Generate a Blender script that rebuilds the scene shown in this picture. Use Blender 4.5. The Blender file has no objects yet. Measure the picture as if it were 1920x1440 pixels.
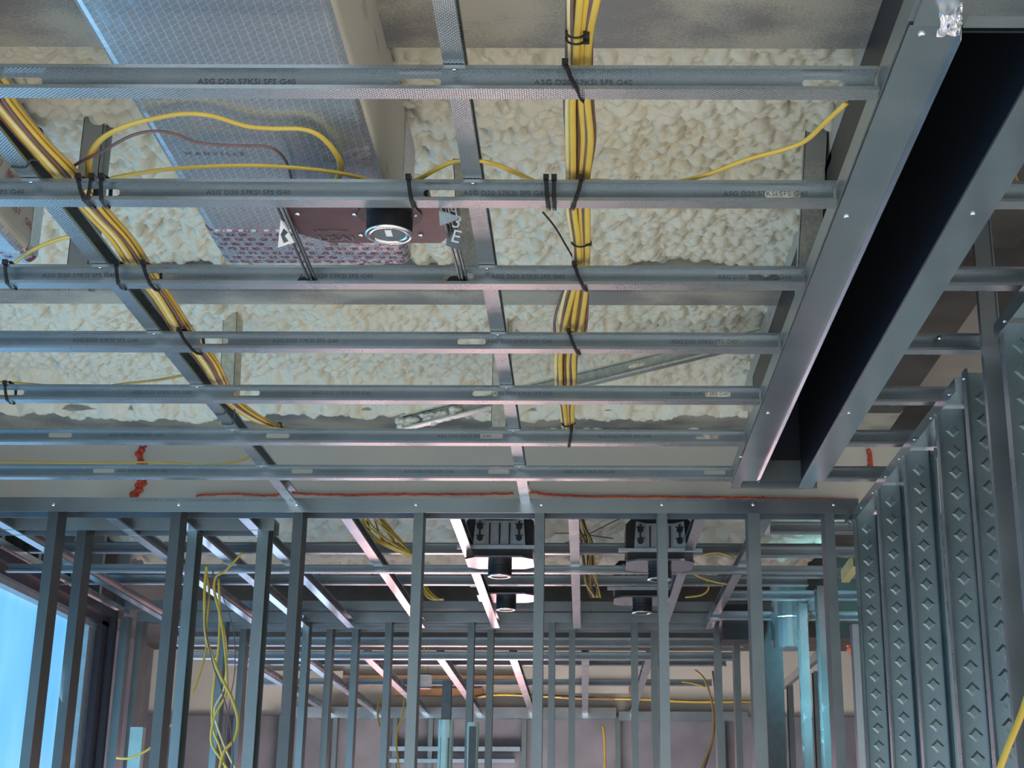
import bpy, math, random
import numpy as np
from mathutils import Vector, Matrix, noise
random.seed(7)
S = bpy.context.scene
COL = S.collection

# ------------------------------------------------------------------ camera
F = 2800.0            # focal length in pixels of the 1920x1440 frame
PX, PY = 1098.0, 720.0    # principal point (lens shift)
PITCH = math.radians(17.84)
ROLL = 0.0025
_r0 = Vector((1, 0, 0)); _u0 = Vector((0, -math.sin(PITCH), math.cos(PITCH)))
FWD = Vector((0, math.cos(PITCH), math.sin(PITCH)))
RT = _r0 * math.cos(ROLL) + _u0 * math.sin(ROLL)
UP = -_r0 * math.sin(ROLL) + _u0 * math.cos(ROLL)
cd = bpy.data.cameras.new('camera')
cam = bpy.data.objects.new('camera', cd)
COL.objects.link(cam)
M = Matrix((RT, UP, -FWD)).transposed().to_4x4()
cam.matrix_world = M
cd.sensor_width = 36.0
cd.lens = F / 1920 * 36
cd.shift_x = (960 - PX) / 1920
cd.clip_start = 0.02
S.camera = cam

def ray(px, py):
    return FWD + RT * ((px - PX) / F) + UP * ((PY - py) / F)
def atZ(px, py, z):
    d = ray(px, py); return d * (z / d.z)
def atY(px, py, y):
    d = ray(px, py); return d * (y / d.y)
def atX(px, py, x):
    d = ray(px, py); return d * (x / d.x)

# ------------------------------------------------------------------ world, exposure, lights
S.view_settings.view_transform = 'Standard'
S.view_settings.look = 'None'
S.view_settings.gamma = 1
S.view_settings.use_curve_mapping = False
S.view_settings.exposure = 0.50
W = bpy.data.worlds.new('world'); S.world = W
W.use_nodes = True
W.node_tree.nodes['Background'].inputs[0].default_value = (0.78, 0.88, 1.0, 1)
W.node_tree.nodes['Background'].inputs[1].default_value = 1.0

def area(name, loc, target, sx, sy, col, power, spread=180):
    l = bpy.data.lights.new(name, 'AREA'); l.shape = 'RECTANGLE'; l.size = sx; l.size_y = sy
    l.color = col; l.energy = power; l.spread = math.radians(spread)
    o = bpy.data.objects.new(name, l); COL.objects.link(o); o.location = loc
    o.rotation_euler = (Vector(target) - Vector(loc)).to_track_quat('-Z', 'Y').to_euler()
    return o
# daylight from the glazed side behind the camera
area('daylight_behind', (0.3, -3.0, -0.3), (0, 3.5, 1.6), 4.5, 2.2, (0.95, 0.97, 1.0), 12)
# low sun through the open rear, falling on the floor and bouncing up to the ceiling
_sl = bpy.data.lights.new('sun', 'SUN'); _sl.energy = 14.0; _sl.angle = math.radians(1.0); _sl.color = (1.0, 0.94, 0.84)
_so = bpy.data.objects.new('sun', _sl); COL.objects.link(_so)
_so.rotation_euler = Vector((0.12, math.cos(math.radians(19)), -math.sin(math.radians(19)))).to_track_quat('-Z', 'Y').to_euler()
# warm fill lights added out of view to brighten the rooms beyond
area('fill_light_middle', (-0.7, 9.3, -0.75), (-0.2, 5.0, 1.25), 0.9, 0.7, (1.0, 0.70, 0.68), 16)
area('fill_light_far', (-0.6, 10.0, -1.0), (-0.3, 12.2, 0.9), 2.4, 1.0, (1.0, 0.90, 0.86), 65)
area('daylight_second_window', (-2.25, 5.9, -0.1), (-0.6, 8.0, 0.9), 1.5, 1.6, (0.40, 0.72, 1.0), 16)
area('daylight_window', (-2.2, 3.2, 0.0), (0, 3.2, 0.3), 3.5, 1.6, (0.35, 0.68, 1.0), 16)
area('cyan_stud_fill', (0.45, 5.75, 0.15), (1.0, 6.6, 0.72), 0.3, 0.4, (0.30, 0.85, 1.0), 5, 34)  # added narrow lamp that brightens the side studs; no window here
area('daylight_side_near', (2.4, 2.6, -0.4), (1.0, 3.6, 0.3), 1.6, 1.2, (0.5, 0.85, 1.0), 0.8)

# ------------------------------------------------------------------ materials
MATS = {}
class N:
    """small node-tree helper"""
    def __init__(s, name):
        s.m = bpy.data.materials.new(name); s.m.use_nodes = True
        s.t = s.m.node_tree; s.b = s.t.nodes['Principled BSDF']; MATS[name] = s.m
        s.tc = s.t.nodes.new('ShaderNodeTexCoord')
    def n(s, kind, **kw):
        x = s.t.nodes.new('ShaderNode' + kind)
        for k, v in kw.items():
            if k in x.inputs: x.inputs[k].default_value = v
            else: setattr(x, k, v)
        return x
    def l(s, a, b): s.t.links.new(a, b)
    def noise(s, scale, detail=2, co='Object', vec=None):
        x = s.n('TexNoise'); x.inputs['Scale'].default_value = scale; x.inputs['Detail'].default_value = detail
        if vec is None: s.l(s.tc.outputs[co], x.inputs['Vector'])
        else: s.l(vec, x.inputs['Vector'])
        return x.outputs['Fac']
    def ramp(s, fac, stops):
        x = s.n('ValToRGB'); e = x.color_ramp.elements
        while len(e) < len(stops): e.new(0.5)
        for i, (p, c) in enumerate(stops):
            e[i].position = p; e[i].color = (*c, 1) if len(c) == 3 else c
        s.l(fac, x.inputs[0]); return x.outputs[0]
    def mathn(s, op, a, b=None):
        x = s.n('Math', operation=op)
        for i, v in enumerate((a, b)):
            if v is None: continue
            if isinstance(v, (int, float)): x.inputs[i].default_value = v
            else: s.l(v, x.inputs[i])
        return x.outputs[0]
    def mix(s, fac, a, b):
        x = s.n('Mix', data_type='RGBA')
        s.l(fac, x.inputs[0])
        for i, v in ((6, a), (7, b)):
            if isinstance(v, tuple): x.inputs[i].default_value = (*v, 1)
            else: s.l(v, x.inputs[i])
        return x.outputs[2]
    def bump(s, h, strength, dist=0.01):
        x = s.n('Bump'); x.inputs['Strength'].default_value = strength; x.inputs['Distance'].default_value = dist
        s.l(h, x.inputs['Height']); s.l(x.outputs[0], s.b.inputs['Normal'])
    def set(s, **kw):
        for k, v in kw.items():
            k = k.replace('_', ' ')
            if isinstance(v, (int, float)): s.b.inputs[k].default_value = v
            elif isinstance(v, tuple): s.b.inputs[k].default_value = (*v, 1)
            else: s.l(v, s.b.inputs[k])
        return s

def galv(name, c0, c1, rough, metal=0.92, knurl=False, ks=0.30):
    k = N(name)
    sp = k.noise(420, 3); big = k.noise(7, 3)
    f = k.mathn('ADD', k.mathn('MULTIPLY', sp, 0.6), k.mathn('MULTIPLY', big, 0.4))
    k.set(Base_Color=k.ramp(f, [(0.3, c0), (0.7, c1)]), Metallic=metal,
          Roughness=k.mathn('ADD', k.mathn('MULTIPLY', big, 0.14), rough - 0.07))
    if knurl:
        sx = k.n('SeparateXYZ'); k.l(k.tc.outputs['Object'], sx.inputs[0])
        a = k.mathn('SINE', k.mathn('MULTIPLY', sx.outputs[0], 2 * math.pi / 0.0075))
        b = k.mathn('SINE', k.mathn('MULTIPLY', k.mathn('ADD', sx.outputs[1], sx.outputs[2]), 2 * math.pi / 0.0064))
        k.bump(k.mathn('MULTIPLY', a, b), ks, 0.0010)
    else:
        w = k.noise(26, 2)
        k.bump(w, 0.02, 0.01)
    return k.m
galv('galvanised', (0.26, 0.31, 0.34), (0.40, 0.46, 0.49), 0.36)
galv('galvanised_knurled', (0.34, 0.39, 0.42), (0.50, 0.56, 0.59), 0.28, knurl=True)
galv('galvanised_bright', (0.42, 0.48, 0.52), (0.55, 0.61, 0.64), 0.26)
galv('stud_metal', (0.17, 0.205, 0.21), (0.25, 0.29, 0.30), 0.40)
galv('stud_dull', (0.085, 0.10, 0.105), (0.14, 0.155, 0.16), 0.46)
galv('stud_teal', (0.13, 0.19, 0.21), (0.22, 0.29, 0.31), 0.30)
galv('stud_knurled', (0.15, 0.18, 0.19), (0.22, 0.26, 0.27), 0.40, knurl=True, ks=0.10)
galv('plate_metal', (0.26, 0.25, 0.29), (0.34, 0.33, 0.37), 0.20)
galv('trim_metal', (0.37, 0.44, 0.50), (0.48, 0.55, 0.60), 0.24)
galv('galvanised_dull', (0.30, 0.33, 0.34), (0.40, 0.43, 0.44), 0.52, metal=0.6)

def flat(name, col, rough=0.6, metal=0.0, var=0.12, vs=30, bump=0.0, **kw):
    k = N(name)
    f = k.noise(vs, 4)
    lo = tuple(c * (1 - var) for c in col); hi = tuple(min(1, c * (1 + var)) for c in col)
    k.set(Base_Color=k.ramp(f, [(0.3, lo), (0.7, hi)]), Roughness=rough, Metallic=metal, **kw)
    if bump: k.bump(f, bump, 0.004)
    return k.m
flat('black_plastic', (0.012, 0.013, 0.015), 0.38)
flat('black_liner', (0.008, 0.013, 0.022), 0.42)
flat('drywall_shaded', (0.26, 0.24, 0.23), 0.8, vs=4)
flat('brown_plate', (0.085, 0.045, 0.050), 0.35, metal=0.45)
flat('grey_bracket', (0.36, 0.42, 0.46), 0.45, metal=0.5)
flat('ink', (0.15, 0.17, 0.19), 0.55, metal=0.5)
flat('foam_dusted', (0.55, 0.54, 0.44), 0.7, vs=60, var=0.2, bump=0.3)
flat('ink_red', (0.35, 0.05, 0.07), 0.7)
flat('cable_yellow', (0.62, 0.44, 0.075), 0.42, var=0.10, vs=12)
flat('cable_amber', (0.48, 0.32, 0.06), 0.42, var=0.10, vs=12)
flat('cable_pale', (0.72, 0.60, 0.28), 0.42, var=0.10, vs=12)
flat('cable_brown', (0.17, 0.095, 0.095), 0.45)
flat('cable_white', (0.55, 0.52, 0.48), 0.5)
flat('red_sealant', (0.55, 0.07, 0.03), 0.55, vs=60, var=0.3, bump=0.5)
flat('window_frame_dark', (0.05, 0.045, 0.06), 0.4, metal=0.4)
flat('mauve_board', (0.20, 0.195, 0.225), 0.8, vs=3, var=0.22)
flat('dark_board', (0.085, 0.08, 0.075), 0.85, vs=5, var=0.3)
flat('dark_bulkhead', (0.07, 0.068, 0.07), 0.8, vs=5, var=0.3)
flat('wood', (0.42, 0.22, 0.11), 0.7, vs=14)
flat('tape_wrap', (0.42, 0.60, 0.58), 0.45, vs=14, bump=0.3)
flat('post_dark', (0.09, 0.11, 0.12), 0.5, metal=0.3)
flat('white_paper', (0.72, 0.74, 0.76), 0.6)
flat('floor_concrete', (0.47, 0.44, 0.41), 0.7, vs=2, var=0.15)
flat('chrome', (0.8, 0.82, 0.85), 0.12, metal=1.0, var=0.03)
flat('lens_glass', (0.20, 0.24, 0.26), 0.06, metal=0.4)

k = N('drywall'); f1 = k.noise(2.2, 4); f2 = k.noise(140, 2)
k.set(Base_Color=k.mix(f1, (0.54, 0.52, 0.47), (0.66, 0.63, 0.57)), Roughness=0.85); k.bump(f2, 0.06, 0.002)

k = N('drywall_streaked')   # board with torn pink paper along its edge
f1 = k.noise(3, 4); mp = k.n('Mapping'); mp.inputs['Scale'].default_value = (60, 5, 10); k.l(k.tc.outputs['Object'], mp.inputs[0])
st = k.noise(1.0, 5, vec=mp.outputs[0])
base = k.mix(f1, (0.46, 0.44, 0.39), (0.58, 0.55, 0.48))
k.set(Base_Color=k.mix(k.ramp(st, [(0.60, (0, 0, 0)), (0.70, (0.75,) * 3)]), base, (0.26, 0.15, 0.15)), Roughness=0.85)

k = N('foam')
f1 = k.noise(5, 4); f2 = k.noise(60, 4); f3 = k.noise(1.4, 2)
c = k.mix(f1, (0.66, 0.64, 0.52), (0.77, 0.76, 0.67))
c = k.mix(k.ramp(f3, [(0.55, (0, 0, 0)), (0.75, (0.6,) * 3)]), c, (0.66, 0.59, 0.42))
k.set(Base_Color=c, Roughness=0.62); k.bump(f2, 0.38, 0.010)

k = N('beam_oversprayed')
f1 = k.noise(2.3, 3); f2 = k.noise(160, 4)
mp = k.n('Mapping'); mp.inputs['Scale'].default_value = (1.0, 1.3, 1.3); k.l(k.tc.outputs['Object'], mp.inputs[0])
f3 = k.noise(3.4, 4, vec=mp.outputs[0])
mask = k.mathn('ADD', k.mathn('MULTIPLY', f3, 1.0), k.mathn('MULTIPLY', f2, 0.28))
c = k.mix(f1, (0.16, 0.158, 0.16), (0.27, 0.268, 0.27))
k.set(Base_Color=k.mix(k.ramp(mask, [(0.56, (0, 0, 0)), (0.74, (0.85,) * 3)]), c, (0.45, 0.44, 0.37)), Roughness=0.8); k.bump(f2, 0.3, 0.003)

k = N('metal_oversprayed')
f2 = k.noise(120, 4); f3 = k.noise(4, 3)
mask = k.mathn('ADD', f3, k.mathn('MULTIPLY', f2, 0.25))
k.set(Base_Color=k.mix(k.ramp(mask, [(0.55, (0, 0, 0)), (0.75, (0.9,) * 3)]), (0.27, 0.28, 0.27), (0.58, 0.56, 0.44)), Roughness=0.6, Metallic=0.15)

def foil(name, tape=False):
    k = N(name)
    sx = k.n('SeparateXYZ'); k.l(k.tc.outputs['Object'], sx.inputs[0])
    def lines(expr, period, w):
        fr = k.mathn('FRACT', k.mathn('DIVIDE', expr, period))
        return k.mathn('LESS_THAN', fr, w)
    l1 = lines(sx.outputs[0], 0.0145, 0.09)
    l2 = lines(k.mathn('ADD', sx.outputs[1], k.mathn('MULTIPLY', sx.outputs[0], 0.9)), 0.0155, 0.08)
    l3 = lines(sx.outputs[1], 0.005, 0.18)
    ln = k.mathn('MINIMUM', k.mathn('ADD', k.mathn('ADD', l1, l2), k.mathn('MULTIPLY', l3, 0.22)), 1.0)
    big = k.noise(3.0, 4); fine = k.noise(22, 4)
    base = k.mix(big, (0.50, 0.56, 0.63), (0.66, 0.71, 0.77))
    col = k.mix(k.mathn('MULTIPLY', ln, 0.34), base, (0.86, 0.92, 0.96))
    if tape:
        br = k.n('TexBrick'); br.inputs['Scale'].default_value = 1.0
        br.inputs['Color1'].default_value = (1, 1, 1, 1); br.inputs['Color2'].default_value = (0, 0, 0, 1)
        br.inputs['Mortar'].default_value = (0, 0, 0, 1); br.inputs['Mortar Size'].default_value = 0.0045
        br.inputs['Brick Width'].default_value = 0.026; br.inputs['Row Height'].default_value = 0.024; br.inputs['Bias'].default_value = -0.35
        k.l(k.tc.outputs['Object'], br.inputs['Vector'])
        ft = k.mathn('GREATER_THAN', k.noise(240, 1), 0.44)
        pr = k.mathn('MULTIPLY', k.mathn('GREATER_THAN', br.outputs['Color'], 0.5), ft)
        col = k.mix(pr, base, (0.34, 0.11, 0.15))
    k.set(Base_Color=col, Metallic=0.85, Roughness=k.mathn('ADD', k.mathn('MULTIPLY', ln, 0.10), 0.27))
    k.bump(k.mathn('ADD', fine, k.mathn('MULTIPLY', ln, 0.05)), 0.16 if not tape else 0.5, 0.01)
foil('duct_foil'); foil('duct_tape', True)
k = N('crumpled_foil'); v = k.noise(70, 5)
k.set(Base_Color=(0.85, 0.85, 0.88), Metallic=1.0, Roughness=0.2); k.bump(v, 1.0, 0.01)

k = N('blue_film')   # daylight glowing through blue protective film
mp = k.n('Mapping'); mp.inputs['Scale'].default_value = (1, 1.2, 0.35); k.l(k.tc.outputs['Object'], mp.inputs[0])
a = k.noise(2.2, 4, vec=mp.outputs[0])
k.set(Base_Color=(0.05, 0.25, 0.5), Roughness=0.3)
k.l(k.ramp(a, [(0.25, (0.08, 0.33, 0.66)), (0.5, (0.15, 0.46, 0.72)), (0.8, (0.28, 0.62, 0.80))]), k.b.inputs['Emission Color'])
k.b.inputs['Emission Strength'].default_value = 0.88

# ------------------------------------------------------------------ object helpers
def tag(o, label=None, cat=None, group=None, kind=None):
    if label: o['label'] = label
    if cat: o['category'] = cat
    if group: o['group'] = group
    if kind: o['kind'] = kind
    return o

class MB:
    def __init__(s): s.v = []; s.f = []; s.mi = []
    hint = None
    def quad(s, pts, m=0, out=None):
        out = out or s.hint
        if out is not None:
            a, b_, c_ = Vector(pts[0]), Vector(pts[1]), Vector(pts[2])
            if (b_ - a).cross(c_ - a).dot(Vector(out)) < 0: pts = list(pts)[::-1]
        i = len(s.v); s.v += [tuple(p) for p in pts]; s.f.append(tuple(range(i, i + len(pts)))); s.mi.append(m); return s
    def box(s, a, b, m=0):
        x0, y0, z0 = a; x1, y1, z1 = b; i = len(s.v)
        s.v += [(x0, y0, z0), (x1, y0, z0), (x1, y1, z0), (x0, y1, z0), (x0, y0, z1), (x1, y0, z1), (x1, y1, z1), (x0, y1, z1)]
        for f in ((3, 2, 1, 0), (4, 5, 6, 7), (0, 1, 5, 4), (1, 2, 6, 5), (2, 3, 7, 6), (3, 0, 4, 7)):
            s.f.append(tuple(i + q for q in f)); s.mi.append(m)
        return s
    def prism(s, poly, axis, a, b, m=0):
        """extrude a 2-D polygon along an axis"""
        n = len(poly); i = len(s.v)
        def P(p, t):
            return {'x': (t, p[0], p[1]), 'y': (p[0], t, p[1]), 'z': (p[0], p[1], t)}[axis]
        s.v += [P(p, a) for p in poly] + [P(p, b) for p in poly]
        s.f.append(tuple(range(i, i + n))); s.f.append(tuple(range(i + 2 * n - 1, i + n - 1, -1))); s.mi += [m, m]
        for k in range(n):
            s.f.append((i + k, i + (k + 1) % n, i + n + (k + 1) % n, i + n + k)); s.mi.append(m)
        return s
    def lathe(s, prof, c, axis='z', seg=32, m=0, cap=True):
        i = len(s.v); n = len(prof)
        for r, h in prof:
            for k in range(seg):
                a = 2 * math.pi * k / seg; p = (r * math.cos(a), r * math.sin(a), h)
                if axis == 'y': p = (p[0], p[2], p[1])
                if axis == 'x': p = (p[2], p[0], p[1])
                s.v.append((c[0] + p[0], c[1] + p[1], c[2] + p[2]))
        for j in range(n - 1):
            for k in range(seg):
                q = (k + 1) % seg
                s.f.append((i + j * seg + k, i + j * seg + q, i + (j + 1) * seg + q, i + (j + 1) * seg + k)); s.mi.append(m)
        if cap:
            s.f.append(tuple(i + k for k in range(seg))); s.f.append(tuple(i + (n - 1) * seg + k for k in range(seg))); s.mi += [m, m]
        return s
    def sweep(s, pts, w, t=None, up=Vector((0, 0, 1)), seg=10, m=0, smooth=3, twist=0.0):
        """oval tube w wide, t thick, along smoothed points"""
        t = t or w
        P = catmull([Vector(p) for p in pts], smooth) if smooth and len(pts) > 2 else [Vector(p) for p in pts]
        i = len(s.v); n = len(P)
        side = None
        for j, p in enumerate(P):
            d = (P[min(j + 1, n - 1)] - P[max(j - 1, 0)]).normalized()
            q = d.cross(up)
            if q.length < 1e-3: q = d.cross(Vector((0, 1, 0)))
            q.normalize()
            if side is not None:
                q2 = side - d * side.dot(d)
                if q2.length > 1e-4:
                    q2.normalize(); q = (q2 * 0.7 + (q if q.dot(q2) > 0 else -q) * 0.3).normalized()
            side = q
            r = q.cross(d).normalized()
            for k in range(seg):
                a = 2 * math.pi * k / seg + 0.0
                u, v = math.cos(a) * w / 2, math.sin(a) * t / 2
                if twist:
                    tw = twist * j / n; u, v = u * math.cos(tw) - v * math.sin(tw), u * math.sin(tw) + v * math.cos(tw)
                x = p + q * u + r * v
                s.v.append(tuple(x))
        for j in range(n - 1):
            for k in range(seg):
                b = (k + 1) % seg
                s.f.append((i + j * seg + k, i + j * seg + b, i + (j + 1) * seg + b, i + (j + 1) * seg + k)); s.mi.append(m)
        s.f.append(tuple(i + k for k in range(seg))); s.f.append(tuple(i + (n - 1) * seg + k for k in range(seg))); s.mi += [m, m]
        return s
    def build(s, name, mats, parent=None, smooth=False, solid=0.0, origin=None):
        me = bpy.data.meshes.new(name)
        V = s.v
        if origin is None and parent is None and V:
            a = np.array(V); lo = a.min(0); hi = a.max(0)
            origin = Vector(((lo[0] + hi[0]) / 2, (lo[1] + hi[1]) / 2, lo[2]))
        o3 = Vector(origin) if origin is not None else Vector((0, 0, 0))
        me.from_pydata([tuple(Vector(p) - o3) for p in V], [], s.f)
        for m in (mats if isinstance(mats, (list, tuple)) else [mats]): me.materials.append(MATS[m])
        me.polygons.foreach_set('material_index', s.mi)
        me.update()
        fix_normals(me, s.hint is None)
        if smooth: me.polygons.foreach_set('use_smooth', [True] * len(me.polygons))
        o = bpy.data.objects.new(name, me); COL.objects.link(o)
        if parent is not None:
            o.parent = parent
            o.matrix_parent_inverse = parent.matrix_world.inverted() if parent.type != 'NONE_' else Matrix()
        o.location = o3
        if solid:
            md = o.modifiers.new('thickness', 'SOLIDIFY'); md.thickness = solid; md.offset = 0
        return o
def fix_normals(me, recalc=True):
    import bmesh
    b = bmesh.new(); b.from_mesh(me); bmesh.ops.remove_doubles(b, verts=b.verts, dist=1e-6)
    if recalc: bmesh.ops.recalc_face_normals(b, faces=b.faces)
    b.to_mesh(me); b.free(); me.update()
def catmull(P, n):
    out = []
    for i in range(len(P) - 1):
        p0 = P[max(i - 1, 0)]; p1 = P[i]; p2 = P[i + 1]; p3 = P[min(i + 2, len(P) - 1)]
        for k in range(n):
            t = k / n
            out.append(0.5 * ((2 * p1) + (p2 - p0) * t + (2 * p0 - 5 * p1 + 4 * p2 - p3) * t * t + (3 * p1 - p0 - 3 * p2 + p3) * t ** 3))
    out.append(P[-1]); return out
def empty(name, loc):
    o = bpy.data.objects.new(name, None); COL.objects.link(o); o.location = loc; o.empty_display_size = 0.05
    o.matrix_world = Matrix.Translation(Vector(loc))
    return o
def copy_tree(o, parent=None):
    c = o.copy(); COL.objects.link(c)
    if parent is not None:
        c.parent = parent; c.matrix_parent_inverse = o.matrix_parent_inverse.copy()
    for ch in [x for x in o.children]: copy_tree(ch, c)
    return c

# C-stud: length along x, web in the x-z plane (z 0..web), flanges towards -y
def cstud(L, web, fl, lip=0.006, slots=(), slot_h=0.0135, slot_l=0.066, diamonds=None, slot_m=0):
    b = MB(); b.hint = (0, 1, 0)
    z1 = web * (0.53 if slot_h < 0.02 else 0.4); z2 = z1 + slot_h
    xs = [0.0]
    sl = sorted(s for s in slots if 0.01 < s and s + slot_l < L - 0.01)
    if sl:
        b.quad([(0, 0, 0), (L, 0, 0), (L, 0, z1), (0, 0, z1)], 0)
        b.quad([(0, 0, z2), (L, 0, z2), (L, 0, web), (0, 0, web)], 0)
        x = 0.0; c = 0.0035
        for s0 in sl:
            b.quad([(x, 0, z1), (s0, 0, z1), (s0, 0, z2), (x, 0, z2)], 0)
            for (ax, az, dx, dz) in ((s0, z1, 1, 1), (s0, z2, 1, -1), (s0 + slot_l, z1, -1, 1), (s0 + slot_l, z2, -1, -1)):
                b.quad([(ax, 0, az), (ax + dx * c, 0, az), (ax, 0, az + dz * c)], 0)
            x = s0 + slot_l
        b.quad([(x, 0, z1), (L, 0, z1), (L, 0, z2), (x, 0, z2)], 0)
    elif diamonds:
        r, pitch, start = diamonds
        # web broken by a row of embossed diamonds
        zc = web / 2; e = 0.0; bm = 0.010
        g0, g1 = zc - r * 1.5, zc + r * 1.5
        b.quad([(0, 0, 0), (L, 0, 0), (L, 0, 0.009), (0, 0, 0.009)], 0)
        b.quad([(0, 0, 0.009), (L, 0, 0.009), (L, -0.004, 0.011), (0, -0.004, 0.011)], 0)
        b.quad([(0, -0.004, 0.011), (L, -0.004, 0.011), (L, 0, 0.013), (0, 0, 0.013)], 0)
        b.quad([(0, 0, 0.013), (L, 0, 0.013), (L, 0, g0), (0, 0, g0)], 0)
        b.quad([(0, 0, g1), (L, 0, g1), (L, 0, web - 0.013), (0, 0, web - 0.013)], 0)
        b.quad([(0, 0, web - 0.013), (L, 0, web - 0.013), (L, -0.004, web - 0.011), (0, -0.004, web - 0.011)], 0)
        b.quad([(0, -0.004, web - 0.011), (L, -0.004, web - 0.011), (L, 0, web - 0.009), (0, 0, web - 0.009)], 0)
        b.quad([(0, 0, web - 0.009), (L, 0, web - 0.009), (L, 0, web), (0, 0, web)], 0)
        x = start; b.quad([(0, 0, g0), (x, 0, g0), (x, 0, g1), (0, 0, g1)], 0)
        h = pitch / 2
        while x + pitch < L - 0.01:
            cx = x + h; q = r * 0.58; d = -0.0015
            sq = [(x, 0, g0), (x + pitch, 0, g0), (x + pitch, 0, g1), (x, 0, g1)]
            dm = [(cx, 0, zc - r), (cx + r, 0, zc), (cx, 0, zc + r), (cx - r, 0, zc)]
            dt = [(cx, d, zc - q), (cx + q, d, zc), (cx, d, zc + q), (cx - q, d, zc)]
            mid = [(cx, 0, g0), (x + pitch, 0, zc), (cx, 0, g1), (x, 0, zc)]
            for j in range(4):
                j2 = (j + 1) % 4
                b.quad([mid[j], sq[j2 if j < 3 else 0] if False else sq[(j + 1) % 4], mid[j2]], 0)
                b.quad([mid[j], mid[j2], dm[j2], dm[j]], 0)
                b.quad([dm[j], dm[j2], dt[j2], dt[j]], 0)
            b.quad(dt, 0)
            x += pitch
        b.quad([(x, 0, g0), (L, 0, g0), (L, 0, g1), (x, 0, g1)], 0)
    else:
        b.quad([(0, 0, 0), (L, 0, 0), (L, 0, web), (0, 0, web)], 0)
    for z, s in ((0.0, 1), (web, -1)):
        b.quad([(0, 0, z), (L, 0, z), (L, -fl, z), (0, -fl, z)], 1, (0, 0, -s))
        if lip: b.quad([(0, -fl, z), (L, -fl, z), (L, -fl, z + s * lip), (0, -fl, z + s * lip)], 0, (0, -1, 0))
    return b
def place(o, origin, ax, ay):
    ax = Vector(ax); ay = Vector(ay); az = ax.cross(ay)
    m = Matrix((ax, ay, az)).transposed().to_4x4(); m.translation = Vector(origin); o.matrix_world = m
    return o
def child_local(b, name, mats, parent, **kw):
    """mesh built in the parent's own space"""
    o = b.build(name, mats, None, origin=Vector((0, 0, 0)), **kw); o.parent = parent; o.matrix_parent_inverse = Matrix(); return o

_text = {}
def text_mesh(s, size):
    k = (s, size)
    if k not in _text:
        cu = bpy.data.curves.new('t', 'FONT'); cu.body = s; cu.size = size; cu.extrude = 0.0002; cu.resolution_u = 2
        o = bpy.data.objects.new('t', cu); COL.objects.link(o)
        dg = bpy.context.evaluated_depsgraph_get(); me = bpy.data.meshes.new_from_object(o.evaluated_get(dg))
        bpy.data.objects.remove(o); me.name = 'lettering'; _text[k] = me
    return _text[k]
def lettering(s, size, parent, m4, mat='ink', name='printed_mark', sx=1.0):
    me = text_mesh(s, size)
    if not me.materials: me.materials.append(MATS[mat])
    o = bpy.data.objects.new(name, me); COL.objects.link(o)
    o.parent = parent; o.matrix_parent_inverse = Matrix(); o.matrix_basis = m4 @ Matrix.Diagonal((sx, 1, 1, 1)); return o
def screw(name, parent, loc, axis='y', r=0.0045):
    b = MB().lathe([(0.001, -0.003), (r * 0.8, -0.0026), (r, -0.0008), (r, 0.0)], (0, 0, 0), axis, 12)
    o = b.build(name, 'chrome', None, origin=Vector((0, 0, 0)), smooth=True)
    o.parent = parent; o.matrix_parent_inverse = Matrix(); o.location = loc; return o
ORD = ['first', 'second', 'third', 'fourth', 'fifth', 'sixth', 'seventh', 'eighth', 'ninth', 'tenth', 'eleventh', 'twelfth', 'thirteenth', 'fourteenth', 'fifteenth', 'sixteenth']

# ------------------------------------------------------------------ key dimensions (metres, camera at origin)
ZJ = 1.137; WJ = 0.041; FL = 0.032; SP = 0.406; Y1 = 2.082    # ceiling joists
ZT = ZJ + WJ + 0.002                                                  # top of joists, underside of carriers
DECK = 1.66; FLOOR = -1.62
YW1 = 4.964; YW2 = 7.56; YW3 = 12.2
XL = -2.36; XR = 0.889

# ------------------------------------------------------------------ setting
def struct(b, name, mats, **kw):
    return tag(b.build(name, mats, **kw), kind='structure')
struct(MB().box((-4, -4.5, FLOOR - 0.1), (5, 13, FLOOR)), 'floor', 'floor_concrete')
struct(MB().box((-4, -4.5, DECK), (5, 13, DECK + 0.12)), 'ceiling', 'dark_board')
# left wall: sill, head boards and blue filmed panes
lw = MB()
lw.box((XL - 0.2, -1.5, FLOOR), (XL - 0.06, 12.2, -1.25)); lw.box((XL - 0.2, -1.5, 1.19), (XL - 0.02, 7.7, DECK))
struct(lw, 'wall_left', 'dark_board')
struct(MB().box((-4, YW3, FLOOR), (5, YW3 + 0.12, 1.13)), 'wall_far', 'mauve_board')
struct(MB().box((-4, YW3 + 0.05, 1.13), (5, YW3 + 0.17, DECK)), 'wall_far_upper', 'drywall')
struct(MB().box((-3.6, 7.7, FLOOR), (-3.5, 12.2, DECK)), 'wall_left_rear', 'mauve_board')
struct(MB().box((3.4, -1.5, FLOOR), (3.5, 12.2, DECK)), 'wall_right', 'drywall')
struct(MB().box((-2.3, 5.2, 1.2), (3.4, 5.23, 1.5)), 'wall_back_upper', 'drywall')
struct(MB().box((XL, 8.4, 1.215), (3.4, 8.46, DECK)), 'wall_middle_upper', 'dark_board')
# drywall closing the right-hand bay; its shade is put into the darker colour
struct(MB().box((1.10, 1.0, 1.52), (3.4, 4.95, 1.54)), 'ceiling_board_right', 'drywall_shaded')

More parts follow.
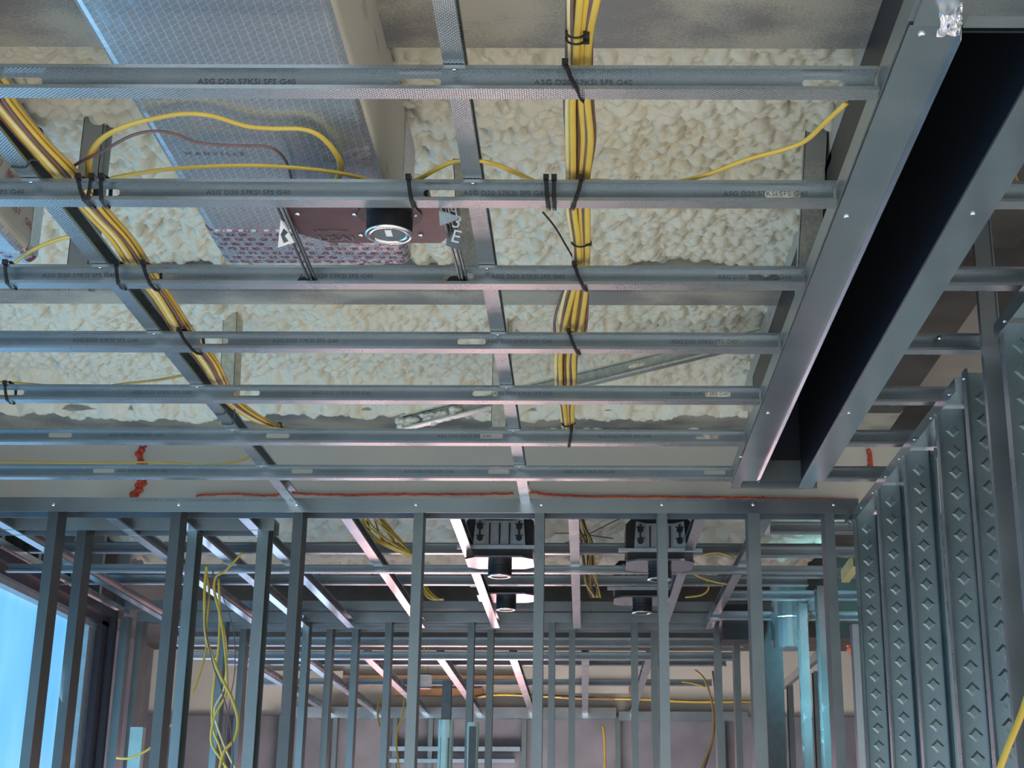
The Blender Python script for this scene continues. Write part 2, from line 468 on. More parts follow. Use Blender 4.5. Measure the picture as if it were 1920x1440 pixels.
def window(n, y0, y1, label):
    w = empty('window_%d' % n, (XL, (y0 + y1) / 2, -1.25)); tag(w, kind='structure')
    MB().box((XL - 0.05, y0, -1.2), (XL - 0.04, y1, 1.075)).build('pane', 'blue_film', w)
    f = MB()
    f.box((XL - 0.06, y0, 1.075), (XL + 0.005, y1 + 0.16, 1.10), 1)
    f.box((XL - 0.06, y0, 1.10), (XL + 0.03, y1 + 0.22, 1.145))
    f.box((XL - 0.06, y0, 1.145), (XL + 0.05, y1 + 0.27, 1.185))
    f.box((XL - 0.06, y1, -1.25), (XL + 0.00, y1 + 0.10, 1.075), 1)
    f.box((XL - 0.06, y1 + 0.10, -1.25), (XL + 0.03, y1 + 0.20, 1.12))
    f.box((XL - 0.06, y1 + 0.20, -1.25), (XL + 0.05, y1 + 0.27, 1.145))
    f.box((XL - 0.06, y0 - 0.1, -1.25), (XL + 0.02, y0, 1.1))
    f.box((XL - 0.06, y0, -1.25), (XL + 0.02, y1, -1.2))
    f.build('window_frame', ['window_frame_dark', 'grey_bracket'], w)
    return w
window(1, 0.4, 4.55, '')
window(2, 5.15, 7.12, '')
k = N('pink_daylight')   # low evening light in the far opening
k.set(Base_Color=(0.5, 0.4, 0.4)); k.b.inputs['Emission Color'].default_value = (1.0, 0.50, 0.50, 1); k.b.inputs['Emission Strength'].default_value = 4.0
k = N('cool_fill_glow'); k.set(Base_Color=(0.4, 0.45, 0.5)); k.b.inputs['Emission Color'].default_value = (0.50, 0.66, 1.0, 1); k.b.inputs['Emission Strength'].default_value = 2.0
w = empty('window_4', (-2.6, YW3, -1.2)); tag(w, kind='structure')  # added unseen pane, glowing to tint the joist undersides blue
MB().box((-3.35, YW3 - 0.03, -1.1), (-1.95, YW3 - 0.02, 0.56)).build('pane', 'cool_fill_glow', w)
MB().box((-3.4, YW3 - 0.04, 0.56), (-1.9, YW3, 0.62)).box((-3.4, YW3 - 0.04, -1.16), (-1.9, YW3, -1.1)).box((-1.95, YW3 - 0.04, -1.1), (-1.9, YW3, 0.56)).build('window_frame', 'window_frame_dark', w)  # frame round the added pane
w = empty('window_3', (-1.0, YW3, -1.2)); tag(w, kind='structure')
MB().box((-1.75, YW3 - 0.03, -1.1), (-0.35, YW3 - 0.02, 0.56)).build('pane', 'pink_daylight', w)
MB().box((-1.80, YW3 - 0.04, 0.56), (-0.30, YW3, 0.62)).box((-1.80, YW3 - 0.04, -1.16), (-0.30, YW3, -1.1)).box((-1.80, YW3 - 0.04, -1.1), (-1.75, YW3, 0.56)).box((-0.35, YW3 - 0.04, -1.1), (-0.30, YW3, 0.56)).build('window_frame', 'window_frame_dark', w)

# ------------------------------------------------------------------ steel beams carrying the deck
def beam(y0, y1, label):
    b = MB()
    b.box((XL, y0, 1.5), (1.1, y1, 1.512)); b.box((XL, (y0 + y1) / 2 - 0.004, 1.512), (1.1, (y0 + y1) / 2 + 0.004, DECK))
    return tag(b.build('steel_beam', 'beam_oversprayed'), label, 'beam')
beam(2.30, 2.545, 'wide grey ceiling beam with foam overspray, nearest the top edge of the photo')
beam(3.835, 3.935, 'narrow grey beam dusted with foam, behind the third joist row')
beam(4.96, 5.20, 'brown-grey beam above the drywall strip, with ragged foam hanging over it')
b = MB().box((0.545, 1.2, 1.49), (0.75, 4.95, DECK)).box((0.75, 1.2, 1.49), (1.09, 4.95, DECK), 1)  # right part in a darker material: its shade is put into the colour
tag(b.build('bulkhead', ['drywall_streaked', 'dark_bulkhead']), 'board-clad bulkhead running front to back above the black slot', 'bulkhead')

# ------------------------------------------------------------------ spray foam
def foam(name, x0, x1, y0, y1, step, rmin, rmax, seed, label, edge=0.05, zbase=1.615, amp=0.035, rag=False):
    rng = np.random.default_rng(seed)
    nx = int((x1 - x0) / step) + 1; ny = int((y1 - y0) / step) + 1
    H = np.zeros((ny, nx)) - 0.01
    n = int((x1 - x0) * (y1 - y0) / (rmin * rmax * 0.85))
    cx = rng.uniform(x0, x1, n); cy = rng.uniform(y0, y1, n); cr = rng.uniform(0, 1, n) ** 2.0 * (rmax - rmin) + rmin
    ch = rng.uniform(0.0, 0.026, n); st = rng.uniform(0.75, 1.35, n)
    for i in range(n):
        # blobs are larger near the front of the bay
        r = cr[i] * (1.0 + 0.55 * max(0.0, min(1.0, (3.0 - cy[i]))))
        rx = r * st[i]; ry = r / st[i]
        ix0 = max(0, int((cx[i] - rx - x0) / step)); ix1 = min(nx, int((cx[i] + rx - x0) / step) + 2)
        iy0 = max(0, int((cy[i] - ry - y0) / step)); iy1 = min(ny, int((cy[i] + ry - y0) / step) + 2)
        if ix1 <= ix0 or iy1 <= iy0: continue
        X = (x0 + np.arange(ix0, ix1) * step - cx[i]) / rx; Y = (y0 + np.arange(iy0, iy1) * step - cy[i]) / ry
        q = 1 - (X[None, :] ** 2 + Y[:, None] ** 2)
        h = np.where(q > 0, ch[i] + np.sqrt(np.maximum(q, 0)) * r * 1.5, -1)
        H[iy0:iy1, ix0:ix1] = np.maximum(H[iy0:iy1, ix0:ix1], h)
    gx = np.linspace(x0, x1, nx); gy = np.linspace(y0, y1, ny)
    big = np.zeros((ny, nx))
    for q in range(9):
        a = rng.uniform(0, 2 * math.pi); w = rng.uniform(5, 19); p = rng.uniform(0, 6.28)
        big += np.sin((gx[None, :] * math.cos(a) + gy[:, None] * math.sin(a)) * w + p) / (3 + w / 5)
    Z = zbase - H - big * amp
    # curl up into the deck at the bay edges
    ed = np.minimum(gy - y0, y1 - gy)[:, None]; Z = Z + np.clip(1 - ed / edge, 0, 1) ** 2 * 0.03
    if rag:
        yc = 4.985 + 0.035 * np.sin(gx * 9 + 1) * np.sin(gx * 4.3) + 0.018 * np.sin(gx * 31) + 0.010 * np.sin(gx * 67 + 2)
        t = np.clip((gy[:, None] - (yc[None, :] - 0.13)) / 0.12, 0, 1); t = t * t * (3 - 2 * t)
        Z = Z * (1 - t) + (1.480 + (Z - 1.59) * 0.35) * t
        Z = np.where(gy[:, None] > yc[None, :], 1.54, Z)
    Z = np.minimum(Z, DECK + 0.01)
    GX, GY = np.meshgrid(gx, gy)
    V = np.stack([GX.ravel(), GY.ravel(), Z.ravel()], 1)
    idx = np.arange(nx * ny).reshape(ny, nx)
    Fq = np.stack([idx[:-1, :-1].ravel(), idx[1:, :-1].ravel(), idx[1:, 1:].ravel(), idx[:-1, 1:].ravel()], 1)
    me = bpy.data.meshes.new(name); me.vertices.add(len(V)); me.vertices.foreach_set('co', V.ravel())
    me.loops.add(Fq.size); me.loops.foreach_set('vertex_index', Fq.ravel().astype(np.int32))
    me.polygons.add(len(Fq)); me.polygons.foreach_set('loop_start', np.arange(0, Fq.size, 4).astype(np.int32))
    me.polygons.foreach_set('loop_total', np.full(len(Fq), 4, dtype=np.int32))
    me.polygons.foreach_set('use_smooth', np.ones(len(Fq), dtype=bool)); me.materials.append(MATS['foam']); me.update(); me.validate()
    o = bpy.data.objects.new(name, me); COL.objects.link(o); return tag(o, label, 'spray foam', kind='stuff')
foam('spray_foam', XL, 0.56, 1.3, 2.42, 0.007, 0.018, 0.036, 1, 'cream spray foam in large soft lumps, in the bay at the very top')
foam('spray_foam', XL, 0.56, 2.42, 3.885, 0.0048, 0.009, 0.024, 2, 'cream popcorn spray foam in the widest bay between the first two beams')
foam('spray_foam', XL, 0.56, 3.885, 5.08, 0.0055, 0.010, 0.024, 3, 'cream spray foam in the bay ending in a ragged edge above the drywall strip', edge=0.0001, rag=True)
foam('spray_foam', XL, 1.2, 6.5, 8.38, 0.016, 0.03, 0.06, 4, 'pale spray foam glimpsed beyond the first stud wall, around the black light housings')
# foam drips lapping over the drywall and rag of foam by the left edge
def blobs(name, centres, label, parent=None):
    b = MB()
    for (c, r) in centres:
        prof = [(0.001, -1), (0.5, -0.87), (0.87, -0.5), (1, 0), (0.87, 0.5), (0.5, 0.87), (0.001, 1)]
        b.lathe([(q * r * random.uniform(0.85, 1.15), h * r * 0.8) for q, h in prof], c, 'z', 12)
    o = b.build(name, 'foam', smooth=True); return tag(o, label, 'spray foam', kind='stuff')
c = []
for i in range(26):
    x = 1000 + i * 13 + random.uniform(-5, 5); p = atY(x, 818 + random.uniform(-8, 10) + 6 * math.sin(i * 1.3), 5.2)
    c.append(((p.x, 5.19, p.z), random.uniform(0.014, 0.026)))
blobs('spray_foam', c, 'row of small foam lumps smeared on the drywall behind the sixth joist row')
# ------------------------------------------------------------------ ceiling joists
SX = {0: (36, 784, 1542), 1: (188, 826, 1466), 2: (305, 857, 1432), 3: (400, 883, 1368), 4: (20, 462, 909, 1345), 5: (112, 520, 921, 1325), 6: (194, 566, 935, 1340)}
STAMP = {0: (368, 1000), 1: (-115, 385, 867, 1355), 2: (78, 560, 920, 1345), 3: (135, 510, 912, 1258), 4: (248, 585, 925, 1256), 5: (205, 820, 1120), 6: (220, 758, 1060)}
joist_name = ['first (topmost)', 'second', 'third', 'fourth', 'fifth', 'sixth', 'seventh (lowest)']
XJ0, XJ1 = -2.29, 0.452
for r in range(7):
    y = Y1 + SP * r
    x0 = XJ0; yb = 150 + 0
    dep = y * math.cos(PITCH) + (ZJ + 0.02) * math.sin(PITCH)
    slots = [(s - PX) * dep / F - 0.032 - x0 for s in SX[r]]
    # continue the slot rhythm out to the left end
    while slots[0] - 0.625 > 0.02: slots.insert(0, slots[0] - 0.625)
    o = cstud(XJ1 - x0, WJ, FL, 0.006, slots).build('ceiling_joist', ['galvanised', 'galvanised_knurled'], origin=Vector((0, 0, 0)), solid=0.0009)
    place(o, (x0, y, ZJ), (1, 0, 0), (0, 1, 0))
    tag(o, 'slotted galvanised ceiling joist crossing left of the black slot, %s row' % joist_name[r], 'ceiling joist', 'slotted ceiling joists left of the black slot')
    for sx_ in STAMP[r]:
        lx = (sx_ - PX) * dep / F - x0
        if lx < 0: continue
        m = Matrix.Translation((lx, -0.0012, WJ * 0.60)) @ Matrix.Rotation(math.pi / 2, 4, 'X')
        lettering('ASG D20 57KSI SFS G40', 0.0135, o, m, sx=1.12)
    for cx in (-1.005, -0.205):
        screw('screw', o, (cx - x0, -FL * 0.75, WJ - 0.004), 'z', 0.005)
for r in range(1, 7):
    y = Y1 + SP * r
    x0, x1 = 0.742, 1.0 if r not in (1, 2) else 1.25
    o = cstud(x1 - x0, WJ, FL, 0.006, ()).build('ceiling_joist', ['galvanised', 'galvanised_knurled'], origin=Vector((0, 0, 0)), solid=0.0009)
    place(o, (x0, y, ZJ), (1, 0, 0), (0, 1, 0))
    tag(o, 'short galvanised joist between the black slot and the right stud wall, %s row' % joist_name[r], 'ceiling joist', 'short ceiling joists right of the black slot')
    if r == 3: screw('screw', o, (0.08, -FL, 0.03), 'y', 0.006)

# carriers above the joists, running front to back
def carrier(x, y0, y1, label, z=ZT, web=WJ, slots=()):
    o = cstud(y1 - y0, web, FL, 0.006, slots).build('carrier_channel', ['galvanised', 'galvanised_knurled'], origin=Vector((0, 0, 0)), solid=0.0009)
    place(o, (x, y0, z), (0, 1, 0), (-1, 0, 0))
    return tag(o, label, 'carrier channel')
carrier(-1.0225, 0.9, 5.0, 'galvanised carrier channel under the left cable bundle, running front to back')
carrier(-0.2215, 0.9, 5.0, 'galvanised carrier channel crossing above the joists left of the centre cable bundle')
rn = carrier(0.455, 0.9, 4.55, 'galvanised runner beside the black slot where the joists end', z=ZJ + 0.002); rn.data.materials[1] = MATS['galvanised']
tag(MB().box((0.463, 1.0, ZJ - 0.004), (0.515, 1.86, ZJ + 0.001)).build('splice_plate', 'galvanised_bright'), 'flat metal splice plate in front of the trough, with a short dark seam', 'splice plate')

# hangers from the deck
def hanger(px, y, z0, label, px_top=None, w=0.045, z1=DECK - 0.02, mat='metal_oversprayed'):
    d = y * math.cos(PITCH) + z0 * math.sin(PITCH); x = (px - PX) * d / F
    d1 = y * math.cos(PITCH) + z1 * math.sin(PITCH); xt = ((px_top or px) - PX) * d1 / F
    b = MB()
    def pt(f, s, yy): return (x + (xt - x) * f + s, yy, z0 + (z1 - z0) * f)
    for (s0, s1, ya, yb) in ((0, w, y, y + 0.0015), (0, 0.0015, y, y + 0.03), (w - 0.0015, w, y, y + 0.03), (w, w + 0.012, y + 0.028, y + 0.03)):
        i = len(b.v)
        b.v += [pt(0, s0, ya), pt(0, s1, ya), pt(0, s1, yb), pt(0, s0, yb), pt(1, s0, ya), pt(1, s1, ya), pt(1, s1, yb), pt(1, s0, yb)]
        for f in ((3, 2, 1, 0), (4, 5, 6, 7), (0, 1, 5, 4), (1, 2, 6, 5), (2, 3, 7, 6), (3, 0, 4, 7)): b.f.append(tuple(i + q for q in f)); b.mi.append(0)
    return tag(b.build('stud_hanger', mat), label, 'hanger')
hanger(1493, 3.02, 1.185, 'grey stud hanger dropping from the foam just left of the bulkhead', 1512, 0.05)
hanger(120, 3.02, 1.19, 'dark grey stud hanger behind the yellow cable loop, upper left', 160, 0.046, mat='galvanised_dull')
hanger(409, 4.23, 1.24, 'foam-dusted stud hanger right of the left cable bundle, with a slot near its foot', 420, 0.042, mat='foam_dusted')
hanger(921, 4.27, 1.24, 'foam-dusted stud hanger behind the centre-left carrier channel', 926, 0.045, mat='foam_dusted')
hanger(862, 3.02, 1.215, 'dull grey stud hanger beside the black light housing, cut with a notched foot', 848, 0.055, 1.5)
# diagonal brace half buried in foam
pa = atY(760, 808, 4.55); pb = atY(1432, 645, 4.25)
d = (pb - pa); L = d.length; ax = d.normalized(); ay = Vector((0, 1, 0)); ay = (ay - ax * ay.dot(ax)).normalized()
b = cstud(L, 0.045, 0.03, 0.005, (0.14, L - 0.42), 0.012, 0.05)
o = b.build('brace_stud', ['foam_dusted', 'galvanised_bright'], origin=Vector((0, 0, 0)), solid=0.001)
place(o, pa, ax, ay); tag(o, 'foam-dusted diagonal brace stud slanting up to the right below the foam', 'brace')
c = [((pa + d * (t + random.uniform(0, 0.02)) + Vector((0, random.uniform(-0.02, 0.01), random.uniform(0.008, 0.035)))).to_tuple(), random.uniform(0.009, 0.019)) for t in [random.uniform(-0.03, 0.15) for _ in range(60)]]
blobs('spray_foam', c, 'clump of foam stuck to the low end of the diagonal brace')

# ------------------------------------------------------------------ ducts
def duct(x0, x1, y0, y1, z0, z1, label, tape):
    r = 0.022; e = empty('duct', ((x0 + x1) / 2, (y0 + y1) / 2, z0)); tag(e, label, 'duct')
    prof = []
    for (cx, cz, a0) in ((x1 - r, z0 + r, -90), (x1 - r, z1 - r, 0), (x0 + r, z1 - r, 90), (x0 + r, z0 + r, 180)):
        for k in range(5):
            a = math.radians(a0 + k * 22.5); prof.append((cx + r * math.cos(a), cz + r * math.sin(a)))
    b = MB(); n = len(prof); ys = [y0, y1]
    i = 0
    for yy in ys: b.v += [(p[0], yy, p[1]) for p in prof]
    for k in range(n):
        q = (k + 1) % n; side = (prof[k][0] > x1 - r * 0.45 and prof[q][0] > x1 - r * 0.45)
        b.f.append((k, q, n + q, n + k)); b.mi.append(1 if side else 0)
    b.f.append(tuple(range(n))); b.f.append(tuple(range(n, 2 * n))); b.mi += [0, 0]
    b.build('duct_body', ['duct_foil', 'drywall_streaked'], e)
    if tape:
        b = MB(); g = 0.0025
        P2 = [(p[0] + (g if p[0] > (x0 + x1) / 2 else -g), p[1] + (g if p[1] > (z0 + z1) / 2 else -g)) for p in prof]
        b.prism(P2, 'y', y1 - tape, y1 + 0.002); b.build('foil_tape', 'duct_tape', e)
    return e
d1 = duct(-0.79, -0.385, 0.8, 3.02, 1.25, 1.54, 'large foil-wrapped air duct left of centre, ending in red-printed tape', 0.17)
lettering('M A N V I L L E', 0.017, d1, Matrix.Translation((-0.155, 2.505 - 1.91, -0.0012)) @ Matrix.Rotation(math.pi, 4, 'X'), name='printed_mark')
d2 = duct(-1.75, -1.20, 0.8, 3.02, 1.25, 1.55, 'smaller foil duct at the left edge with a beige printed side', 0.05)
for i in range(10):
    lettering(random.choice(['RE4', 'YS-7', 'CAL', 'IN4']), 0.022, d2, Matrix.Translation((0.279, 0.80 + 0.024 * i, 0.05 + 0.055 * (i % 3))) @ Matrix.Rotation(math.pi / 2, 4, 'Z') @ Matrix.Rotation(math.pi / 2, 4, 'X'), 'ink_red')

# ------------------------------------------------------------------ black trough between trim strips
e = empty('ceiling_trough', (0.6, 3.2, ZJ)); tag(e, 'long black-lined metal trough framed by two bright flanges, upper right', 'ceiling trough')
TX0, TX1, TX2, TX3 = 0.458, 0.532, 0.672, 0.742
ZF = ZJ - 0.003
b = MB().quad([(TX0, 1.86, ZF), (TX1, 1.86, ZF), (TX1, 4.50, ZF), (TX0, 4.50, ZF)])
b.quad([(TX0, 4.50, ZF), (TX0 + 0.03, 4.50, ZF), (TX0 + 0.028, 4.60, ZF), (TX0, 4.60, ZF)])
b.quad([(TX1, 1.86, ZF), (TX1, 4.50, ZF), (TX1 + 0.003, 4.50, ZF - 0.012), (TX1 + 0.003, 1.88, ZF - 0.012)])
fl1 = b.build('trim_flange', 'trim_metal', e, solid=0.0012)
b = MB().quad([(TX2, 1.7, ZF), (TX3, 1.7, ZF), (TX3, 4.50, ZF), (TX2, 4.50, ZF)])
b.quad([(TX2, 4.50, ZF), (TX2 + 0.045, 4.50, ZF), (TX2 + 0.045, 4.60, ZF), (TX2, 4.60, ZF)])
b.quad([(TX2, 1.7, ZF), (TX2, 4.55, ZF), (TX2, 4.55, ZF + 0.02), (TX2, 1.7, ZF + 0.02)])
fl2 = b.build('trim_flange', 'trim_metal', e, solid=0.0012)
b = MB()
b.box((TX1, 1.9, ZJ), (TX1 + 0.002, 4.52, 1.48)); b.box((TX2 - 0.002, 1.9, ZJ), (TX2, 4.52, 1.48))
b.box((TX1, 1.9, 1.478), (TX2, 4.52, 1.48)); b.box((TX1, 4.505, 1.2), (TX2, 4.52, 1.48)); b.box((TX1, 1.88, ZJ), (TX2, 1.884, 1.48))
b.box((TX1, 3.0, 1.44), (TX2, 3.01, 1.478)); b.box((TX1, 2.93, 1.46), (TX2, 3.02, 1.478))
b.build('liner', 'black_liner', e)
MB().box((TX1 + 0.002, 4.50, ZJ - 0.002), (TX2 - 0.002, 4.503, 1.2)).build('end_plate', 'post_dark', e)
b = MB().box((TX1 - 0.04, 4.585, ZJ - 0.004), (TX2 + 0.06, 4.60, ZJ + 0.03)); b.build('end_rail', 'galvanised', e)
for (x, y) in ((1728, 63), (1587, 405), (1440, 774), (1389, 856)):
    p = atZ(x, y, ZF); s_ = screw('screw', e, (0, 0, 0), 'z', 0.0055); s_.location = (p.x - 0.6, p.y - 3.2, ZF - ZJ - 0.0006)
for (x, y) in ((1824, 400), (1592, 774)):
    p = atZ(x, y, ZF); s_ = screw('screw', e, (0, 0, 0), 'z', 0.005); s_.location = (p.x - 0.6, p.y - 3.2, ZF - ZJ - 0.0006)
# cross track at the near end of the trough
o = MB()
o.quad([(0.536, 1.84, 1.137), (1.3, 1.84, 1.137), (1.3, 1.87, 1.137), (0.536, 1.87, 1.137)])
o.quad([(0.536, 1.84, 1.137), (1.3, 1.84, 1.137), (1.3, 1.84, 1.142), (0.536, 1.84, 1.142)])
o.quad([(0.536, 1.868, 1.137), (1.3, 1.868, 1.137), (1.3, 1.868, 1.20), (0.536, 1.868, 1.20)])
tag(o.build('cross_track', 'galvanised', solid=0.001), 'galvanised track closing the near end of the black trough, top right', 'track')
b = MB(); 
for i in range(9):
    for j in range(6):
        pass
rng = random.Random(3)
pts = {}
for i in range(10):
    for j in range(9):
        p = atY(1762 + i * 4.6 - (j > 6) * (abs(i - 5)) * 1.2, 8 + j * 7.4, 1.835); pts[i, j] = p + Vector((rng.uniform(-0.001, 0.001), rng.uniform(-0.006, 0.004), 0))
for i in range(9):
    for j in range(8): b.quad([pts[i, j], pts[i + 1, j], pts[i + 1, j + 1], pts[i, j + 1]])
tag(b.build('foil_patch', 'crumpled_foil', solid=0.0004), 'crumpled silver foil tape at the corner of the black trough', 'foil tape')
b = MB().box((0.5, 1.90, 1.21), (1.3, 1.94, 1.35)); o = tag(b.build('board_offcut', 'drywall_streaked'), 'board edge with dark red printing above the track in the top right corner', 'board')
for i, (x, y, t) in enumerate(((1812, 22, '087'), (1842, 4, 'K'), (1885, 2, '6'))):
    p = atY(x, y, 1.895); lettering(t, 0.018, o, Matrix.Translation((p.x - 0.9, -0.026, p.z - 1.21)) @ Matrix.Rotation(math.pi / 2, 4, 'X'), 'ink_red')

# ------------------------------------------------------------------ first stud wall (facing the camera)
def track(L, w, leg): return cstud(L, w, leg, 0)
def header(x0, x1, yn, z, w, leg, label, mat='galvanised', name='header_track'):
    o = track(x1 - x0, w, leg).build(name, [mat, mat], origin=Vector((0, 0, 0)), solid=0.0012)
    place(o, (x0, yn + w, z), (1, 0, 0), (0, 0, 1)); return tag(o, label, 'header track')
h1 = header(-2.3, 0.93, YW1, 1.187, 0.092, 0.050, 'long galvanised header track capping the first stud wall under the drywall strip', 'trim_metal')
for px in (100, 335, 556, 780, 1015, 1241, 1412, 1563, 1700):
    p = atY(px, 946, YW1); 
    if p.x < 0.9: screw('screw', h1, (p.x + 2.3, 0, 0), 'y', 0.006).matrix_basis = Matrix.Translation((p.x + 2.3, -(1.187 - p.z), 0.0925)) @ Matrix.Rotation(math.pi / 2, 4, 'X') @ Matrix.Rotation(math.pi, 4, 'X')
for px in (245, 400, 1250, 1380):
    p = atY(px, 938, YW1)
    me = Matrix.Translation((p.x + 2.3, -(1.187 - p.z) - 0.004, 0.0928)) @ Matrix.Identity(4)
    lettering('20 PROSTUD METAL FRAMING COMPONENT 362T125 ASTM', 0.0125, h1, me)
screw_proto = None
def wstud(x, yn, ztop, depth, label, cat='stud', web_right=True, fl=FL, name='wall_stud', knurl=True, mat=None, zbot=FLOOR, group='studs of the first wall', slots=True, mirror=False):
    H = ztop - zbot
    sl = [0.35 + 0.61 * i for i in range(4)] if slots else ()
    b = cstud(H, depth, fl, 0.006, sl, 0.035, 0.09)
    m = mat or ['stud_metal', 'stud_metal']
    o = b.build(name, m, origin=Vector((0, 0, 0)), solid=0.0011)
    if web_right: place(o, (x + fl, yn, zbot), (0, 0, 1), (1, 0, 0))      # web on the right, open to the left
    else: place(o, (x, yn, ztop), (0, 0, -1), (-1, 0, 0))                 # web on the left
    return tag(o, label, cat, group)
# x of left flange edge, measured at the header
w1 = [(91, 'leftmost full-height stud of the first wall, against the blue window'),
      (321, 'second full-height stud of the first wall, left of the hanging yellow cables'),
      (550, 'full-height stud of the first wall right of the small left-hand frame'),
      (776, 'full-height stud of the first wall left of the black light housings'),
      (1003, 'full-height knurled stud crossing right of the first pair of black housings'),
      (1233, 'full-height stud crossing the right-hand pair of black housings'),
      (1402, 'bright-edged stud of the first wall, fourth from its right end by the dark column'),
      (1546, 'rightmost stud of the first wall beside the embossed side wall')]
for px, lab in w1:
    p = atY(px, 960, YW1)
    fl = 0.04 if px in (1402,) else FL
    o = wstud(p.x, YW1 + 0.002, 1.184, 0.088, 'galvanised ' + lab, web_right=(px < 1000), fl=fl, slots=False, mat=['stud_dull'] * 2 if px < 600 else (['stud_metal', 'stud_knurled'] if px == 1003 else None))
for (t, py) in (('3', 1012), ('2', 1046)):
    p = atY(1008, py, YW1 - 0.001); oo = [x for x in bpy.data.objects if x.get('label', '').startswith('galvanised full-height knurled')][0]
    mw = oo.matrix_world.inverted() @ (Matrix.Translation(p) @ Matrix.Rotation(math.pi / 2, 4, 'X'))
    lettering(t, 0.035, oo, mw)

# small frame standing just behind, left
h = header(-2.3, -1.115, 5.25, 1.18, 0.092, 0.045, 'short header track of the low frame behind the first wall, left side')
for px, lab in ((144, 'left stud of the small frame behind the first wall'), (352, 'middle stud of the small frame behind the first wall'), (483, 'wide right end stud of the small frame, right of the hanging cables')):
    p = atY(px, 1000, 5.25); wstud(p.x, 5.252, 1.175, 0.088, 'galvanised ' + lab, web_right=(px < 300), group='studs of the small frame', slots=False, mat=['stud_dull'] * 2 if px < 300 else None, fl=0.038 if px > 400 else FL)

# red fire sealant
def sealant(pts, w, label, t=0.006):
    b = MB(); rr = random.Random(len(pts) * 7)
    P = catmull([Vector(p) for p in pts], 8)
    P = [p + Vector((0, 0, rr.uniform(-w * 0.2, w * 0.2))) for p in P]
    b.sweep(P, w * 0.8, t * 2, up=Vector((0, 1, 0)), seg=8, smooth=0)
    for p in P[::2]:
        q = w * rr.uniform(0.25, 0.55)
        b.lathe([(0.001, -1 * q), (q * 0.6, -0.7 * q), (q, 0), (q * 0.7, 0.6 * q), (0.001, q)], (p.x + rr.uniform(-w, w) * 0.45, p.y, p.z + rr.uniform(-w, w) * 0.4), 'z', 7)
    return tag(b.build('fire_sealant', 'red_sealant', smooth=True), label, 'fire sealant')
def onw(l, y=5.195): return [atY(px, py, y) for px, py in l]
sealant(onw([(370, 928), (440, 926), (510, 929), (525, 925)]), 0.007, 'thin red sealant bead on the header, left of the left carrier end')
sealant(onw([(548, 925), (620, 928), (760, 927), (880, 926), (960, 925)]), 0.009, 'long red sealant bead on the header between the two carrier ends')
sealant(onw([(990, 921), (1040, 928), (1100, 930), (1250, 932), (1400, 933), (1500, 936), (1606, 937)]), 0.010, 'long red sealant bead along the header to the right of the centre carrier')
sealant(onw([(266, 838), (262, 855), (268, 872)]), 0.024, 'red sealant smear on the drywall, upper of the two by the left')
sealant(onw([(268, 895), (262, 912), (256, 927), (248, 928)]), 0.026, 'red sealant smear on the drywall just above the header, left')
sealant(onw([(982, 915), (985, 928), (978, 931)]), 0.02, 'red sealant dab beside the foot of the centre carrier')
sealant(onw([(530, 905), (538, 920), (534, 928)]), 0.018, 'red sealant dab beside the foot of the left carrier')
sealant(onw([(1630, 846), (1634, 884)]), 0.02, 'red sealant joint on the drywall right of the black trough')
b = MB(); 
sealant([atY(1900, 436, 3.6), atY(1904, 470, 3.6), atY(1912, 500, 3.6), atY(1914, 515, 3.6)], 0.03, 'red sealed pipe stub high at the right edge', 0.012)
p = atY(1600, 1215, 7.7); sealant([atY(1590, 1212, 7.7), atY(1603, 1222, 7.7), atY(1606, 1234, 7.7)], 0.04, 'orange sealant lump low behind the rightmost stud of the first wall')

# ------------------------------------------------------------------ right stud wall, embossed studs seen face on
ZH = 1.118
def side_header(y0, y1, label, z=ZH, x=XR):
    o = track(y1 - y0, 0.092, 0.034).build('header_track', ['galvanised_bright', 'galvanised_bright'], origin=Vector((0, 0, 0)), solid=0.0012)
    place(o, (x, y0, z), (0, 1, 0), (0, 0, 1))
    tag(o, label, 'header track')
    yy = 0.06
    while yy < y1 - y0: screw('screw', o, (yy, -0.022, -0.001), 'z', 0.004); yy += 0.203
    return o
side_header(3.42, YW1 - 0.01, 'galvanised header track running back along the right stud wall')
side_header(1.9, 3.06, 'near header track rising out at the right edge beyond the flat post', z=ZH + 0.004)
side_lab = ['farthest', 'second farthest', 'middle', 'second nearest full', 'nearest full']
for i, y in enumerate((4.87, 4.465, 4.06, 3.655, 3.36)):
    H = 1.112 - FLOOR
    b = cstud(H, 0.088, FL, 0.006, (), diamonds=(0.0185, 0.054, 0.02 + 0.004 * i))
    o = b.build('wall_stud', ['stud_teal', 'galvanised_knurled'], origin=Vector((0, 0, 0)), solid=0.0011)  # web darker, flanges brighter: light from the left put into the colours
    place(o, (XR + 0.002, y, 1.112), (0, 0, -1), (0, 1, 0))
    tag(o, 'galvanised stud with embossed diamonds in the right wall, %s one' % side_lab[i], 'stud', 'embossed studs of the right wall')
    screw('screw', o, (0.02, -FL * 0.5, -0.0005), 'z', 0.004)
for i, y in enumerate((3.03, 2.62)):
    b = cstud(1.115 - FLOOR, 0.088, FL, 0.006, (), diamonds=(0.020, 0.060, 0.02))
    o = b.build('wall_stud', ['stud_teal', 'galvanised_knurled'], origin=Vector((0, 0, 0)), solid=0.0011)  # same web and flange colours, light from the left included
    place(o, (XR + 0.002, y, 1.115), (0, 0, -1), (0, 1, 0))
    tag(o, 'embossed stud at the right edge under the near header, %s' % ('beyond the flat post' if i == 0 else 'closest to the camera'), 'stud', 'embossed studs of the right wall')
